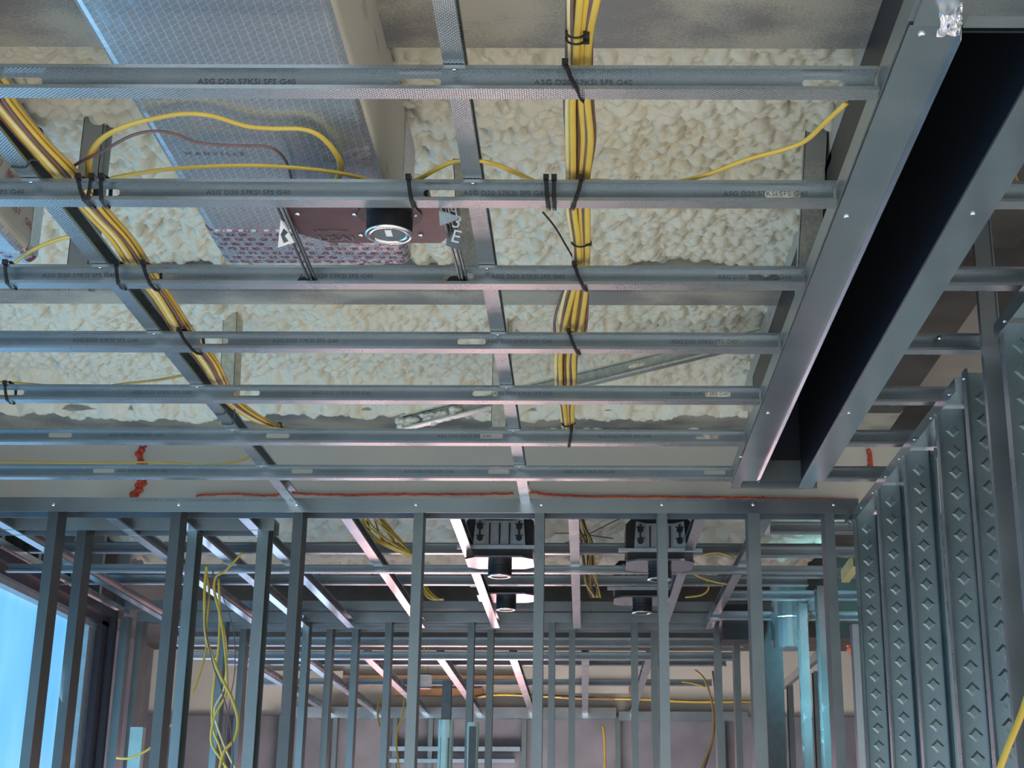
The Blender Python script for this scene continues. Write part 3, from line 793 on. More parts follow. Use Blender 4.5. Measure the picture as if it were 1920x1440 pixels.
# dark flat post rising past the headers
b = MB()
p0 = atY(1842, 640, 3.15)
x0 = p0.x
b.box((x0, 3.15, FLOOR), (x0 + 0.042, 3.152, 1.5)); b.box((x0 + 0.04, 3.152, FLOOR), (x0 + 0.042, 3.24, 1.5))
b.box((x0 + 0.038, 3.146, FLOOR), (x0 + 0.042, 3.15, 1.5)); b.box((x0, 3.152, FLOOR), (x0 + 0.0015, 3.17, 1.5))
tag(b.build('flat_post', 'galvanised'), 'dull grey flat post rising past the headers near the right edge', 'post')
tag(MB().box((1.02, 3.5, 1.16), (1.5, 3.6, 1.52)).box((1.35, 3.3, 1.0), (1.5, 3.5, 1.52)).build('dark_panel', 'dark_bulkhead'), 'dark panel above the right wall beside the red pipe stub', 'panel')
# blue-grey sheet in the gap behind the rightmost front stud
tag(MB().box((1.0, 5.6, FLOOR), (1.6, 5.65, 0.86)).build('sheet_panel', 'galvanised'), 'speckled blue-grey metal sheet seen low between the rightmost front stud and the side wall', 'sheet')

# ------------------------------------------------------------------ second room: joists running front to back
R2 = [(-2.08, 'leftmost, by the window head'), (-1.66, 'second from the window'), (-1.43, 'third from the window'), (-1.20, 'fourth, above the hanging cables'),
      (-0.845, 'pink-lit, left of the black housings'), (-0.468, 'pink-lit, touching the left pair of housings'), (-0.058, 'between the two pairs of black housings'),
      (0.415, 'just right of the right pair of housings'), (0.645, 'rightmost, ending at the corner')]
for x, lab in R2:
    o = cstud(YW2 - 5.06, WJ, 0.036, 0.006, ()).build('ceiling_joist', ['galvanised', 'galvanised_bright'], origin=Vector((0, 0, 0)), solid=0.001)
    if x < 0: place(o, (x, 5.06, ZJ), (0, 1, 0), (-1, 0, 0))
    else: place(o, (x, YW2, ZJ), (0, -1, 0), (1, 0, 0))
    tag(o, 'ceiling joist of the room beyond, running away, ' + lab, 'ceiling joist', 'joists of the second room')
for y, z, lab in ((5.92, ZJ - 0.031, 'lit cross channel under the joists of the second room, behind the collars'), (6.60, ZT, 'grey cross channel above the joists of the second room'), (6.05, ZT + 0.03, 'upper cross channel holding the first pair of black housings')):
    o = cstud(3.3, 0.030 if z < ZJ else 0.043, FL, 0.006, ()).build('cross_channel', ['galvanised', 'galvanised_knurled'], origin=Vector((0, 0, 0)), solid=0.001)
    place(o, (XL + 0.05, y, z), (1, 0, 0), (0, 1, 0)); tag(o, lab, 'cross channel')

# black light housings in the second room
def housing(name, label, first):
    e = empty(name, (0, 0, 0)); tag(e, label, 'recessed light', 'black light housings of the second room')
    b = MB()
    b.prism([(-0.13, 0.0), (0.13, 0.0), (0.13, 0.10), (0.105, 0.125), (-0.105, 0.125), (-0.13, 0.10)], 'y', 0.03, 0.24); b.build('housing_box', 'black_plastic', e)
    b = MB()   # angled bracket, grey, with cut-outs shown dark
    b.quad([(-0.05, 0.010, 0.0), (0.05, 0.010, 0.0), (0.05, 0.018, 0.10), (-0.05, 0.018, 0.10)])
    for s in (-1, 1): b.quad([(s * 0.05, 0.010, 0), (s * 0.10, -0.005, -0.004), (s * 0.092, 0.004, 0.106), (s * 0.05, 0.018, 0.10)])
    br = b.build('bracket', 'grey_bracket', e, solid=0.0015)
    for x in (-0.038, 0.0, 0.038):
        MB().box((x - 0.0028, 0.006, 0.006), (x + 0.0028, 0.018, 0.088)).build('slot', 'black_plastic', e)
    for s in (-1, 1):
        b = MB(); b.box((s * 0.075 - 0.003, -0.002, 0.016), (s * 0.075 + 0.003, 0.006, 0.094))
        for z in (0.028, 0.072):
            b.lathe([(0.001, -0.002), (0.012, -0.0018), (0.012, 0.004), (0.001, 0.0042)], (s * 0.075, 0.0, z), 'y', 14)
            b.box((s * 0.075 - 0.016, -0.002, z - 0.0015 + 0.01), (s * 0.075 + 0.016, 0.004, z + 0.0015 + 0.01))
        b.build('keyhole', 'black_plastic', e)
    b = MB().box((-0.16, -0.010, -0.016), (0.16, 0.004, -0.002)); b.build('bar_hanger', 'grey_bracket', e)
    b = MB().box((-0.125, 0.0, -0.045), (0.125, 0.22, -0.016)); b.build('lower_box', 'black_plastic', e)
    b = MB().prism([(-0.13, 0.01), (-0.09, -0.03), (0.09, -0.03), (0.13, 0.01), (0.13, 0.17), (0.09, 0.21), (-0.09, 0.21), (-0.13, 0.17)], 'z', -0.053, -0.046); b.build('mounting_plate', 'plate_metal', e)
    b = MB().lathe([(0.046, -0.105), (0.046, -0.053)], (0.0, 0.08, 0), 'z', 28)
    for hh in (-0.07, -0.085): b.lathe([(0.046, hh), (0.0475, hh + 0.001), (0.046, hh + 0.002)], (0.0, 0.08, 0), 'z', 28, cap=False)
    b.build('collar', 'black_plastic', e, smooth=False)
    b = MB().lathe([(0.032, -0.107), (0.034, -0.1085), (0.046, -0.1085), (0.048, -0.106), (0.046, -0.103), (0.032, -0.104)], (0.0, 0.08, 0), 'z', 28, cap=False); b.build('trim_ring', 'chrome', e, smooth=True)
    b = MB().lathe([(0.001, -0.1035), (0.032, -0.1035), (0.032, -0.102), (0.001, -0.102)], (0.0, 0.08, 0), 'z', 24); b.build('lens', 'lens_glass', e)
    return e
hp = housing('light_housing', 'black light housing with grey bracket, front left of the four beyond the stud wall', True)
P = [atY(936, 1022, 5.62), atY(1238, 1028, 5.62), atY(948, 1094, 6.72), atY(1205, 1100, 6.72)]
labs = ['black light housing with grey bracket, front left of the four beyond the stud wall', 'black light housing with grey bracket, front right of the four beyond the stud wall',
        'black light housing with pink-lit plate, rear left of the four beyond the stud wall', 'black light housing with slanted glint, rear right of the four beyond the stud wall']
for i, p in enumerate(P):
    q = hp if i == 0 else copy_tree(hp)
    q.matrix_world = Matrix.Translation(p); q['label'] = labs[i]

# ------------------------------------------------------------------ near recessed light with bar hangers
e = empty('recessed_light', (-0.42, 2.6, 1.15)); tag(e, 'near recessed light with brown plate and glass lens on bar hangers, left of centre', 'recessed light')
zb = 1.158
b = MB().prism([(-0.555, 2.492), (-0.285, 2.492), (-0.262, 2.52), (-0.262, 2.66), (-0.285, 2.70), (-0.50, 2.70), (-0.555, 2.655)], 'z', zb, zb + 0.003)
b.build('mounting_plate', 'brown_plate', e)
MB().box((-0.535, 2.50, zb + 0.003), (-0.29, 2.66, zb + 0.03)).build('housing_box', 'black_plastic', e)
cx, cy = -0.367, 2.565
MB().lathe([(0.043, zb - 0.040), (0.043, zb), ], (cx, cy, 0), 'z', 40).lathe([(0.060, zb - 0.003), (0.060, zb)], (cx, cy, 0), 'z', 40).build('collar', 'black_plastic', e)
MB().lathe([(0.031, zb - 0.041), (0.034, zb - 0.044), (0.043, zb - 0.044), (0.046, zb - 0.041), (0.043, zb - 0.038), (0.031, zb - 0.039)], (cx, cy, 0), 'z', 40, cap=False).build('trim_ring', 'chrome', e, smooth=True)
ln = MB().lathe([(0.001, zb - 0.0405), (0.032, zb - 0.0405), (0.032, zb - 0.0395), (0.001, zb - 0.0395)], (cx, cy, 0), 'z', 32).build('lens', 'lens_glass', e)
MB().box((cx - 0.006, cy - 0.02, zb - 0.0412), (cx + 0.006, cy + 0.008, zb - 0.0405)).build('protective_sticker', 'white_paper', e)
for px, py in ((558, 400), (665, 401), (779, 402), (677, 440), (789, 440)):
    p = atZ(px, py, zb); s_ = screw('screw', e, (0, 0, 0), 'z', 0.005); s_.location = (p.x + 0.42, p.y - 2.6, zb - 1.15 - 0.0005)
lettering('USAI', 0.034, e, Matrix.Translation((-0.10, 0.088, zb - 1.15 - 0.001)) @ Matrix.Rotation(math.pi, 4, 'X'), 'ink', 'embossed_mark')
lettering('LIGHTING', 0.015, e, Matrix.Translation((-0.105, 0.047, zb - 1.15 - 0.001)) @ Matrix.Rotation(math.pi, 4, 'X'), 'ink', 'embossed_mark')
def bar(pxa, pya, pxb, pyb):
    a = atZ(pxa, pya, 1.152); c_ = atZ(pxb, pyb, 1.150)
    b = MB()
    for w_, dz, dx in ((0.006, 0.0, -0.004), (0.0045, 0.006, 0.003), (0.006, 0.003, 0.009)):
        b.sweep([a + Vector((dx, -0.05, dz)), c_ + Vector((dx, 0, dz))], w_, 0.009, smooth=0, seg=6)
    b.build('bar_hanger', 'stud_metal', e)
    b = MB(); q = c_ + Vector((-0.004, -0.003, 0))
    b.prism([(q.x - 0.03, q.z + 0.002), (q.x - 0.022, q.z + 0.012), (q.x - 0.01, q.z + 0.013), (q.x + 0.004, q.z + 0.005), (q.x + 0.014, q.z + 0.012), (q.x + 0.012, q.z - 0.008), (q.x - 0.02, q.z - 0.009)], 'y', q.y - 0.003, q.y + 0.001)
    b.build('hanger_clip', 'black_plastic', e)
bar(532, 405, 586, 532); bar(833, 400, 868, 530)
# white label tag hanging behind left bar hanger and printed card by the right bar hanger
p = [atY(526, 412, 2.56), atY(534, 417, 2.57), atY(552, 455, 2.60), atY(521, 464, 2.60)]
b = MB().quad(p); b.build('label_card', 'white_paper', e, solid=0.0006)
p = [atY(532, 428, 2.553), atY(540, 436, 2.553), atY(534, 442, 2.553), atY(541, 452, 2.555), atY(532, 456, 2.555), atY(526, 440, 2.553)]
MB().quad(p).build('printed_mark', 'post_dark', e, solid=0.0004)
p = [atY(848, 370, 2.60), atY(862, 368, 2.60), atY(864, 470, 2.66), atY(836, 460, 2.66)]
cd_ = MB().quad(p).build('printed_card', 'post_dark', e, solid=0.0006)
for (t, x, y, sz) in (('A', 838, 400, 0.030), ('3', 845, 425, 0.036), ('E', 843, 452, 0.036)):
    pp = atY(x, y, 2.55); lettering(t, sz, e, Matrix.Translation(pp - Vector((-0.42, 2.6, 1.15))) @ Matrix.Rotation(math.pi / 2, 4, 'X') @ Matrix.Rotation(-0.25, 4, 'Z'), 'white_paper', 'card_lettering')
b = MB().prism([(atY(823, 395, 2.5).x, atY(823, 395, 2.5).z), (atY(862, 408, 2.5).x, atY(862, 408, 2.5).z), (atY(858, 412, 2.5).x, atY(858, 412, 2.5).z), (atY(825, 424, 2.5).x, atY(825, 424, 2.5).z)], 'y', 2.497, 2.5)
b.build('folded_tab', 'grey_bracket', e)

# ------------------------------------------------------------------ cables
def cable(pts, w, t, mat, label, group=None, up=Vector((0, 0, 1)), seg=8, sm=5, name='cable'):
    return tag(MB().sweep(pts, w, t, up, seg=seg, smooth=sm).build(name, mat, smooth=True), label, 'cable', group)
# centre bundle: stations (image y, left px, right px)
ST = [(-60, 1070, 1132), (0, 1064, 1122), (60, 1062, 1112), (120, 1060, 1110), (190, 1053, 1112), (262, 1055, 1116), (335, 1062, 1104), (395, 1064, 1102), (455, 1074, 1102), (505, 1074, 1102),
      (552, 1052, 1104), (600, 1036, 1102), (632, 1034, 1096), (672, 1036, 1082), (728, 1040, 1080), (765, 1050, 1074), (800, 1055, 1074), (812, 1058, 1076)]
def bundle(ST, z, spec, labels, group, jig, droop=None):
    rr = random.Random(jig)
    n = len(spec)
    for i, (mat, w, t, f, dz) in enumerate(spec):
        pts = []; ph = rr.uniform(0, 6.28); am = rr.uniform(0.03, 0.11)
        for k, (y, l, r) in enumerate(ST):
            g = min(0.97, max(0.03, f + am * math.sin(ph + k * 0.9)))
            zz = z + dz + (droop[k] if droop else 0)
            pts.append(atZ(l + (r - l) * g, y, zz + 0.0))
        cable(pts, w, t, mat, labels[mat], group + (' (brown)' if mat == 'cable_brown' else ''), seg=8, sm=4)
spec = [('cable_brown', .0065, .006, .05, .006), ('cable_pale', .010, .005, .12, .0), ('cable_brown', .0065, .006, .22, -.002), ('cable_yellow', .0115, .0055, .36, -.006), ('cable_amber', .011, .005, .30, .008),
        ('cable_brown', .007, .006, .52, .002), ('cable_yellow', .0115, .0055, .62, -.002), ('cable_amber', .011, .005, .70, .008), ('cable_brown', .007, .006, .75, -.002), ('cable_yellow', .0125, .006, .90, -.003), ('cable_amber', .011, .005, .85, .009), ('cable_amber', .011, .005, .48, .012), ('cable_brown', .0065, .006, .97, .008)]
LB = {'cable_yellow': 'bright yellow cable in the tied bundle running back just right of centre', 'cable_pale': 'pale yellow cable on the left side of the centre bundle',
      'cable_amber': 'amber cable deep in the tied centre bundle', 'cable_brown': 'thin brown cable in the tied centre bundle'}
for k_ in LB: pass
def bundle2(ST, z, spec, LB, gname, jig, droop=None):
    rr = random.Random(jig)
    for i, (mat, w, t, f, dz) in enumerate(spec):
        pts = []; ph = rr.uniform(0, 6.28); am = rr.uniform(0.02, 0.09)
        for k, (y, l, r) in enumerate(ST):
            g = min(0.98, max(0.02, f + am * math.sin(ph + k * 0.8)))
            pts.append(atZ(l + (r - l) * g, y, z + dz))
        cable(pts, w, t, mat, LB[mat], '%s cables of the %s' % (mat.split('_')[1], gname), seg=8, sm=4)
bundle2(ST, ZT + 0.022, spec, LB, 'centre bundle', 5)
# left bundle
SL = [(-40, -290, -180), (60, -170, -80), (150, -70, 15), (190, -28, 30), (260, 35, 85), (335, 100, 158), (400, 158, 208), (450, 205, 252), (505, 240, 288), (560, 285, 325), (625, 325, 368), (680, 372, 410), (728, 403, 432), (765, 432, 466), (800, 500, 528), (806, 560, 600)]
specL = [('cable_brown', .0065, .006, .04, -.002), ('cable_yellow', .0115, .0055, .14, -.004), ('cable_amber', .011, .005, .22, .006), ('cable_yellow', .0115, .0055, .36, -.006), ('cable_brown', .0065, .006, .46, -.004), ('cable_amber', .0115, .0055, .50, .006),
         ('cable_brown', .007, .006, .60, -.006), ('cable_yellow', .0115, .0055, .72, -.003), ('cable_amber', .0115, .0055, .66, .008), ('cable_brown', .0065, .006, .80, .004), ('cable_pale', .010, .005, .30, -.008), ('cable_amber', .0125, .006, .94, .002)]
LL = {'cable_yellow': 'yellow cable in the thick bundle slanting along the left carrier', 'cable_amber': 'amber cable in the thick bundle along the left carrier',
      'cable_brown': 'thin brown cable in the bundle along the left carrier', 'cable_pale': 'pale yellow cable on top of the bundle along the left carrier'}
bundle2(SL, ZT + 0.022, specL, LL, 'left bundle', 11)

def zc(l, z): return [atZ(x, y, z if not isinstance(z, list) else z[i]) for i, (x, y) in enumerate(l)]
cable(zc([(168, 345), (166, 312), (172, 285), (195, 257), (240, 235), (300, 220), (350, 213), (400, 218), (460, 236), (510, 241), (565, 242), (600, 255), (628, 285), (639, 315), (628, 345), (600, 390)], ZT + 0.055), 0.0125, 0.006, 'cable_yellow', 'yellow cable looping high across the foil duct')
cable(zc([(200, 400), (140, 345), (131, 322), (148, 305), (190, 285), (245, 255), (290, 246), (330, 252), (375, 268), (440, 273), (500, 275), (525, 288), (540, 312), (548, 350), (552, 400)], ZT + 0.05), 0.006, 0.0055, 'cable_brown', 'thin brown cable looping under the yellow loop across the duct')
cable(zc([(178, 352), (205, 336), (260, 325), (330, 316), (420, 311), (500, 311), (580, 317), (640, 325), (700, 339), (745, 345), (780, 338), (815, 319), (853, 303), (900, 302), (940, 312), (980, 330), (1015, 344), (1055, 345), (1090, 340), (1130, 339), (1180, 344), (1230, 346), (1270, 341), (1330, 326), (1400, 299), (1470, 280), (1510, 264), (1545, 232), (1587, 193)],
      [ZT + .03] * 13 + [ZT + 0.006] * 1 + [ZT + 0.02] * 3 + [ZT + 0.012] * 12), 0.0115, 0.006, 'cable_yellow', 'long yellow cable wandering right from the duct to the bulkhead')
cable(zc([(-20, 505), (15, 499), (40, 483), (75, 462), (110, 449), (135, 442)], ZT + 0.03), 0.010, 0.006, 'cable_yellow', 'short yellow cable beside the small duct at the left edge')
cable(zc([(-20, 715), (40, 719), (110, 726), (170, 728), (230, 720), (300, 712), (350, 702)], ZT + 0.03), 0.011, 0.006, 'cable_amber', 'amber cable lying behind the fifth joist row, left')
cable(zc([(-20, 716), (30, 718), (80, 722), (140, 727), (200, 729)], ZT + 0.045), 0.006, 0.006, 'cable_brown', 'thin brown cable above the fifth joist row at the left edge')
cable([atY(x, y, 5.12) for x, y in [(-20, 864), (60, 866), (140, 868), (230, 867), (300, 867), (380, 871), (430, 869), (455, 862), (470, 856)]], 0.012, 0.007, 'cable_yellow', 'yellow cable drooping across the drywall strip on the left')
cable([atY(x, y, 2.7) for x, y in [(1890, 290), (1900, 320), (1912, 350), (1930, 385)]], 0.009, 0.006, 'cable_yellow', 'short yellow cable crossing the right edge above the joist')
cable([atY(x, y, 2.15) for x, y in [(1965, 1210), (1935, 1280), (1915, 1340), (1890, 1400), (1872, 1450), (1850, 1520)]], 0.011, 0.010, 'cable_yellow', 'yellow cable hanging in front of the embossed studs, bottom right corner')
cable(zc([(1018, 398), (1040, 425), (1058, 455), (1078, 490), (1085, 510)], ZT + 0.06), 0.004, 0.004, 'black_plastic', 'thin black cable slanting towards the centre bundle')
# hanging cables in the small frame, left
YH = 5.75
def hang(l, w, mat, lab, y=YH): cable([atY(px, py, y) for px, py in l], w, w * 0.75, mat, lab, up=Vector((0, 1, 0)), sm=6)
hang([(455, 1035), (425, 1068), (405, 1082), (402, 1110), (412, 1150), (420, 1200), (425, 1260), (424, 1300), (402, 1345), (396, 1390), (412, 1420), (440, 1460)], 0.010, 'cable_yellow', 'yellow cable hanging in loops left of centre, the inner strand')
hang([(388, 1060), (384, 1100), (384, 1160), (388, 1200), (410, 1260), (435, 1310), (446, 1350), (440, 1385), (420, 1410), (410, 1450)], 0.012, 'cable_yellow', 'thickest yellow cable hanging in a wide curve to the right', 5.7)
hang([(388, 1075), (392, 1120), (386, 1190), (386, 1220), (372, 1270), (360, 1300)], 0.009, 'cable_amber', 'amber cable falling left behind the small frame stud', 5.8)
hang([(410, 1085), (412, 1150), (410, 1210), (403, 1265), (398, 1320), (399, 1365), (412, 1400), (425, 1450)], 0.010, 'cable_yellow', 'yellow cable hanging nearly straight beside the small frame', 5.85)
hang([(400, 1100), (415, 1160), (425, 1220), (420, 1290), (402, 1330), (410, 1370), (430, 1420), (448, 1450)], 0.008, 'cable_pale', 'pale yellow cable weaving through the hanging strands', 5.9)
hang([(415, 1110), (432, 1160), (440, 1200), (440, 1260), (432, 1310), (425, 1380), (420, 1450)], 0.004, 'cable_brown', 'thin brown wire hanging beside the yellow strands', 5.95)
hang([(400, 1070), (385, 1165), (398, 1240), (414, 1290), (430, 1350), (436, 1400), (436, 1450)], 0.005, 'cable_brown', 'dark brown cable crossing the yellow strands', 5.65)
hang([(218, 1421), (240, 1422), (262, 1414), (285, 1400), (312, 1368), (330, 1352)], 0.009, 'cable_yellow', 'yellow cable end poking left between the first two studs', 5.6)
cable([atY(x, y, 6.35) for x, y in [(395, 1075), (420, 1055), (450, 1035), (480, 1027), (520, 1020), (600, 1018), (680, 1018), (760, 1022), (830, 1024), (872, 1020)]], 0.011, 0.008, 'cable_yellow', 'yellow cable running across the second room towards the black housings')
cable([atY(x, y, 6.6) for x, y in [(500, 1068), (560, 1066), (650, 1066), (740, 1068), (800, 1072)]], 0.008, 0.007, 'cable_amber', 'amber cable along the second room cross channel')
# bundles of the second room
def fan(l0, n, w, labf, y, sp, mats, grp, seed):
    rr = random.Random(seed)
    for i in range(n):
        ph = 2 * math.pi * i / n; hw = (n - 1) / 2 * sp; sw = rr.uniform(0.25, 0.6)
        m = mats[i % len(mats)]
        pts = [atY(px + hw * math.cos(ph + sw * k_) * s + rr.uniform(-1, 1), py + rr.uniform(-1, 1), y + 0.018 * math.sin(ph + sw * k_)) for k_, (px, py, s) in enumerate(l0)]
        cable(pts, w, w * 0.7, m, labf[m], grp + ', ' + m.split('_')[1], sm=4, seg=6)
LF = {'cable_yellow': 'yellow cable of the bundle drooping left of the black housings, second room', 'cable_amber': 'amber cable of the bundle drooping left of the black housings, second room'}
fan([(690, 955, 1), (705, 985, 1.3), (725, 1010, 1.5), (750, 1030, 0.8), (772, 1042, 0.3)], 11, 0.012, LF, 5.7, 3.4, ['cable_yellow', 'cable_amber'], 'left bundle of the second room', 2)
LF = {'cable_yellow': 'yellow cable knotted between the two pairs of black housings', 'cable_brown': 'brown cable knotted between the two pairs of black housings'}
fan([(1086, 965, 0.6), (1090, 990, 1), (1098, 1010, 1), (1102, 1030, 1.2), (1106, 1075, 1.1), (1108, 1095, 1.6), (1116, 1120, 1.0)], 8, 0.010, LF, 6.2, 2.6, ['cable_yellow', 'cable_brown'], 'middle bundle of the second room', 3)
LF = {'cable_yellow': 'yellow cable looping out right of the right-hand black housings'}
fan([(1320, 1040, 1), (1350, 1037, 1), (1375, 1045, 1)], 2, 0.010, LF, 5.9, 5, ['cable_yellow'], 'loops right of the housings', 4)
cable([atY(x, y, 6.6) for x, y in [(1285, 1120), (1315, 1116), (1328, 1105), (1326, 1090), (1310, 1076), (1300, 1072)]], 0.011, 0.008, 'cable_yellow', 'yellow cable bent in a U beside the rear right black housing')
cable([atY(x, y, 6.4) for x, y in [(1300, 1076), (1320, 1085), (1345, 1092), (1375, 1097)]], 0.012, 0.008, 'cable_yellow', 'yellow cable reaching the corner post of the second room')
LF = {'cable_yellow': 'yellow cable of the small bundle tied above the far header, left', 'cable_amber': 'amber cable of the small bundle tied above the far header, left'}
fan([(790, 1080, 0.3), (798, 1105, 0.6), (812, 1122, 1.2), (826, 1124, 1)], 6, 0.012, LF, 6.9, 3, ['cable_yellow', 'cable_amber'], 'rear bundle of the second room', 6)
# third room cables
LF = {'cable_yellow': 'yellow cable of the long bundle across the far room', 'cable_amber': 'amber cable of the long bundle across the far room', 'cable_brown': 'brown cable of the long bundle across the far room'}
fan([(880, 1310, 0.6), (930, 1302, 1), (1000, 1304, 1), (1080, 1308, 1), (1160, 1310, 1.2), (1230, 1312, 1.1), (1300, 1316, 1), (1410, 1316, 1)], 9, 0.024, LF, 11.7, 2.6, ['cable_yellow', 'cable_amber', 'cable_brown'], 'far room bundle', 8)
cable([atY(x, y, 9.0) for x, y in [(1303, 1256), (1320, 1272), (1332, 1305), (1338, 1345), (1335, 1390), (1322, 1425), (1312, 1450)]], 0.016, 0.012, 'cable_amber', 'amber cable arching down in the far room, right of centre')
cable([atY(x, y, 9.0) for x, y in [(1336, 1258), (1340, 1290), (1342, 1330), (1338, 1380), (1326, 1425), (1318, 1450)]], 0.010, 0.010, 'cable_brown', 'brown cable beside the arching amber cable')
cable([atY(x, y, 9.2) for x, y in [(1278, 1278), (1300, 1281), (1322, 1288)]], 0.016, 0.012, 'cable_yellow', 'short yellow cable end pointing left in the far room')
cable([atY(x, y, 11.9) for x, y in [(1130, 1360), (1133, 1385), (1134, 1420), (1133, 1455)]], 0.026, 0.02, 'cable_amber', 'amber cable hanging down the far wall')
cable([atY(x, y, 8.6) for x, y in [(758, 1312), (754, 1345), (745, 1370), (744, 1405), (750, 1450)]], 0.014, 0.011, 'cable_yellow', 'yellow cable hanging beside the tall stud left of the window opening')
cable([atY(x, y, 8.6) for x, y in [(712, 1308), (708, 1335), (712, 1363)]], 0.014, 0.011, 'cable_amber', 'short amber cable left of the tall stud')

# ------------------------------------------------------------------ cable ties
def tie_loop(r, pxt, pxb, label, w=0.0075):
    y = Y1 + SP * r; yn = y - FL
    dt = yn * math.cos(PITCH) + ZT * math.sin(PITCH); db = yn * math.cos(PITCH) + ZJ * math.sin(PITCH)
    xt = (pxt - PX) * dt / F; xb = (pxb - PX) * db / F; g = 0.003
    pts = [(xt, yn + 0.02, ZT + 0.012), (xt, yn - g, ZT + g), (xt * 0.6 + xb * 0.4, yn - g, ZJ + WJ * 0.5), (xb - (xb - xt) * 0.1, yn - g, ZJ + 0.001), (xb, yn + 0.002, ZJ - g), (xb + (xb - xt) * 0.4, y + g, ZJ - g), (xb + (xb - xt) * .4, y + g, ZJ + WJ), (xt, y, ZT + 0.012)]
    b = MB().sweep([Vector(p) for p in pts] + [Vector(pts[0])], w, 0.0022, up=Vector((1, 0, 0)).cross(Vector((0, 0.3, 1))), seg=6, smooth=2)
    b.box((xt - 0.005, yn - 0.008, ZT - 0.004), (xt + 0.005, yn, ZT + 0.006))
    return tag(b.build('cable_tie', 'black_plastic'), label, 'cable tie')
TIES = [(0, 1058, 1082, 'at the centre bundle on the first joist row'), (1, 765, 771, 'alone on the second joist row above the brown plate'), (1, 1023, 1026, 'left one of two side by side on the second row'), (1, 1038, 1038, 'right one of two side by side on the second row'),
        (1, 1090, 1077, 'curving down at the centre bundle on the second row'), (2, 10, 14, 'at the left edge on the third row'), (2, 218, 222, 'just left of the left bundle on the third row'),
        (2, 1076, 1092, 'at the centre bundle on the third row'), (3, 1066, 1080, 'at the centre bundle on the fourth row'), (5, 1072, 1068, 'under the end of the centre bundle on the sixth row'),
        (1, 146, 158, 'leftmost of the three at the left bundle on the second row'), (1, 172, 164, 'middle one of the three at the left bundle on the second row'), (1, 190, 190, 'rightmost of the three at the left bundle on the second row'), (2, 268, 282, 'at the left bundle on the third row'), (3, 336, 360, 'slanting at the left bundle on the fourth row'), (4, 10, 14, 'at the left edge on the fifth row')]
for r, a, c_, lab in TIES: tie_loop(r, a, c_, 'black cable tie ' + lab)
def ring_tie(px, py, wpx, z, label, tilt=0.0, hh=0.03):
    c_ = atZ(px, py, z); dep = c_.dot(FWD); rx = wpx / 2 * dep / F
    pts = [c_ + Vector((rx * math.cos(a), 0.008 * math.sin(a * 1) + tilt * math.cos(a), hh / 2 * math.sin(a))) for a in [2 * math.pi * k / 16 for k in range(17)]]
    b = MB().sweep(pts, 0.0045, 0.0018, up=Vector((0, 1, 0)), seg=6, smooth=2); q = c_ + Vector((rx, 0, -0.004)); b.box(q - Vector((0.004, 0.004, 0.004)), q + Vector((0.006, 0.004, 0.004)))
    return tag(b.build('cable_tie', 'black_plastic'), label, 'cable tie')
ring_tie(1080, 60, 36, ZT + 0.018, 'upper of two black ties around the centre bundle near the top edge')
ring_tie(1080, 72, 36, ZT + 0.018, 'lower of two black ties around the centre bundle near the top edge')
ring_tie(1088, 453, 32, ZT + 0.022, 'black tie ringing the narrow neck of the centre bundle')
ring_tie(1064, 792, 22, ZT + 0.022, 'black tie near the end of the centre bundle')
ring_tie(1067, 808, 22, ZT + 0.022, 'lowest black tie knotted at the end of the centre bundle')
ring_tie(523, 800, 8, ZT + 0.02, 'small black tie where the left bundle bends right')
def strap(pts, label):
    tag(MB().sweep(pts, 0.004, 0.002, seg=6, smooth=3).build('cable_tie', 'black_plastic'), label, 'cable tie')
strap(zc([(20, 313), (48, 314), (58, 300), (74, 303)], ZT - 0.002), 'black tie strapped across the left carrier, upper left')
strap(zc([(404, 777), (420, 777), (424, 765)], ZT - 0.002), 'upper of two black straps on the left carrier near the header')
strap(zc([(416, 795), (436, 795), (440, 768)], ZT - 0.002), 'lower of two black straps on the left carrier near the header')

# ------------------------------------------------------------------ second stud wall
header(-2.27, 0.75, YW2, 1.215, 0.092, 0.050, 'galvanised header track of the second stud wall')
h2 = header(-2.27, 1.0, YW2 - 0.22, 1.235, 0.05, 0.040, 'upper header track in front of the second stud wall, carrying the joists')
p = atY(1105, 1150, YW2 - 0.22)
lettering('L', 0.03, h2, Matrix.Translation((p.x + 2.27, -(1.235 - p.z), 0.0515)), name='marker_mark')
cable([atY(x, y, 6.3) for x, y in [(1040, 1000), (1075, 1000), (1110, 1004), (1150, 1010)]], 0.004, 0.004, 'black_plastic', 'thin black wire crossing left to right between the pairs of housings')
cable([atY(x, y, 6.5) for x, y in [(1020, 1030), (1060, 1018), (1100, 1003), (1150, 978), (1175, 968)]], 0.004, 0.004, 'black_plastic', 'thin black wire rising to the right between the pairs of housings')
def w2(pxs, yn, depth, grp, labs, ztop):
    for px, lab in zip(pxs, labs):
        p = atY(px, 1185, yn); wstud(p.x, yn + 0.002, ztop, depth, lab, web_right=(px < 1000), group=grp, slots=False)
w2([254, 410, 567, 722, 877, 1029, 1184, 1340], YW2, 0.088, 'front studs of the second wall', ['front stud of the second wall, %s' % s for s in
   ('beside the window post', 'behind the hanging cables', 'left of the door gap', 'in line with the tall left housing stud', 'left of the wrapped post', 'beside the knurled stud', 'left of the right housing stud', 'left of the bright-edged stud')], 1.205)
w2([450, 612, 660, 914, 1067, 1221, 1375], 7.80, 0.088, 'rear studs of the second wall', ['rear stud of the second wall, %s' % s for s in
   ('behind the wide end stud', 'inside the door gap', 'right side of the door gap', 'right of the wrapped post', 'on the axis of the middle joist', 'behind the right housing stud', 'by the dark column')], 1.205)
header(-2.2, 0.8, 7.80, 1.215, 0.092, 0.05, 'header track over the rear studs of the second wall')
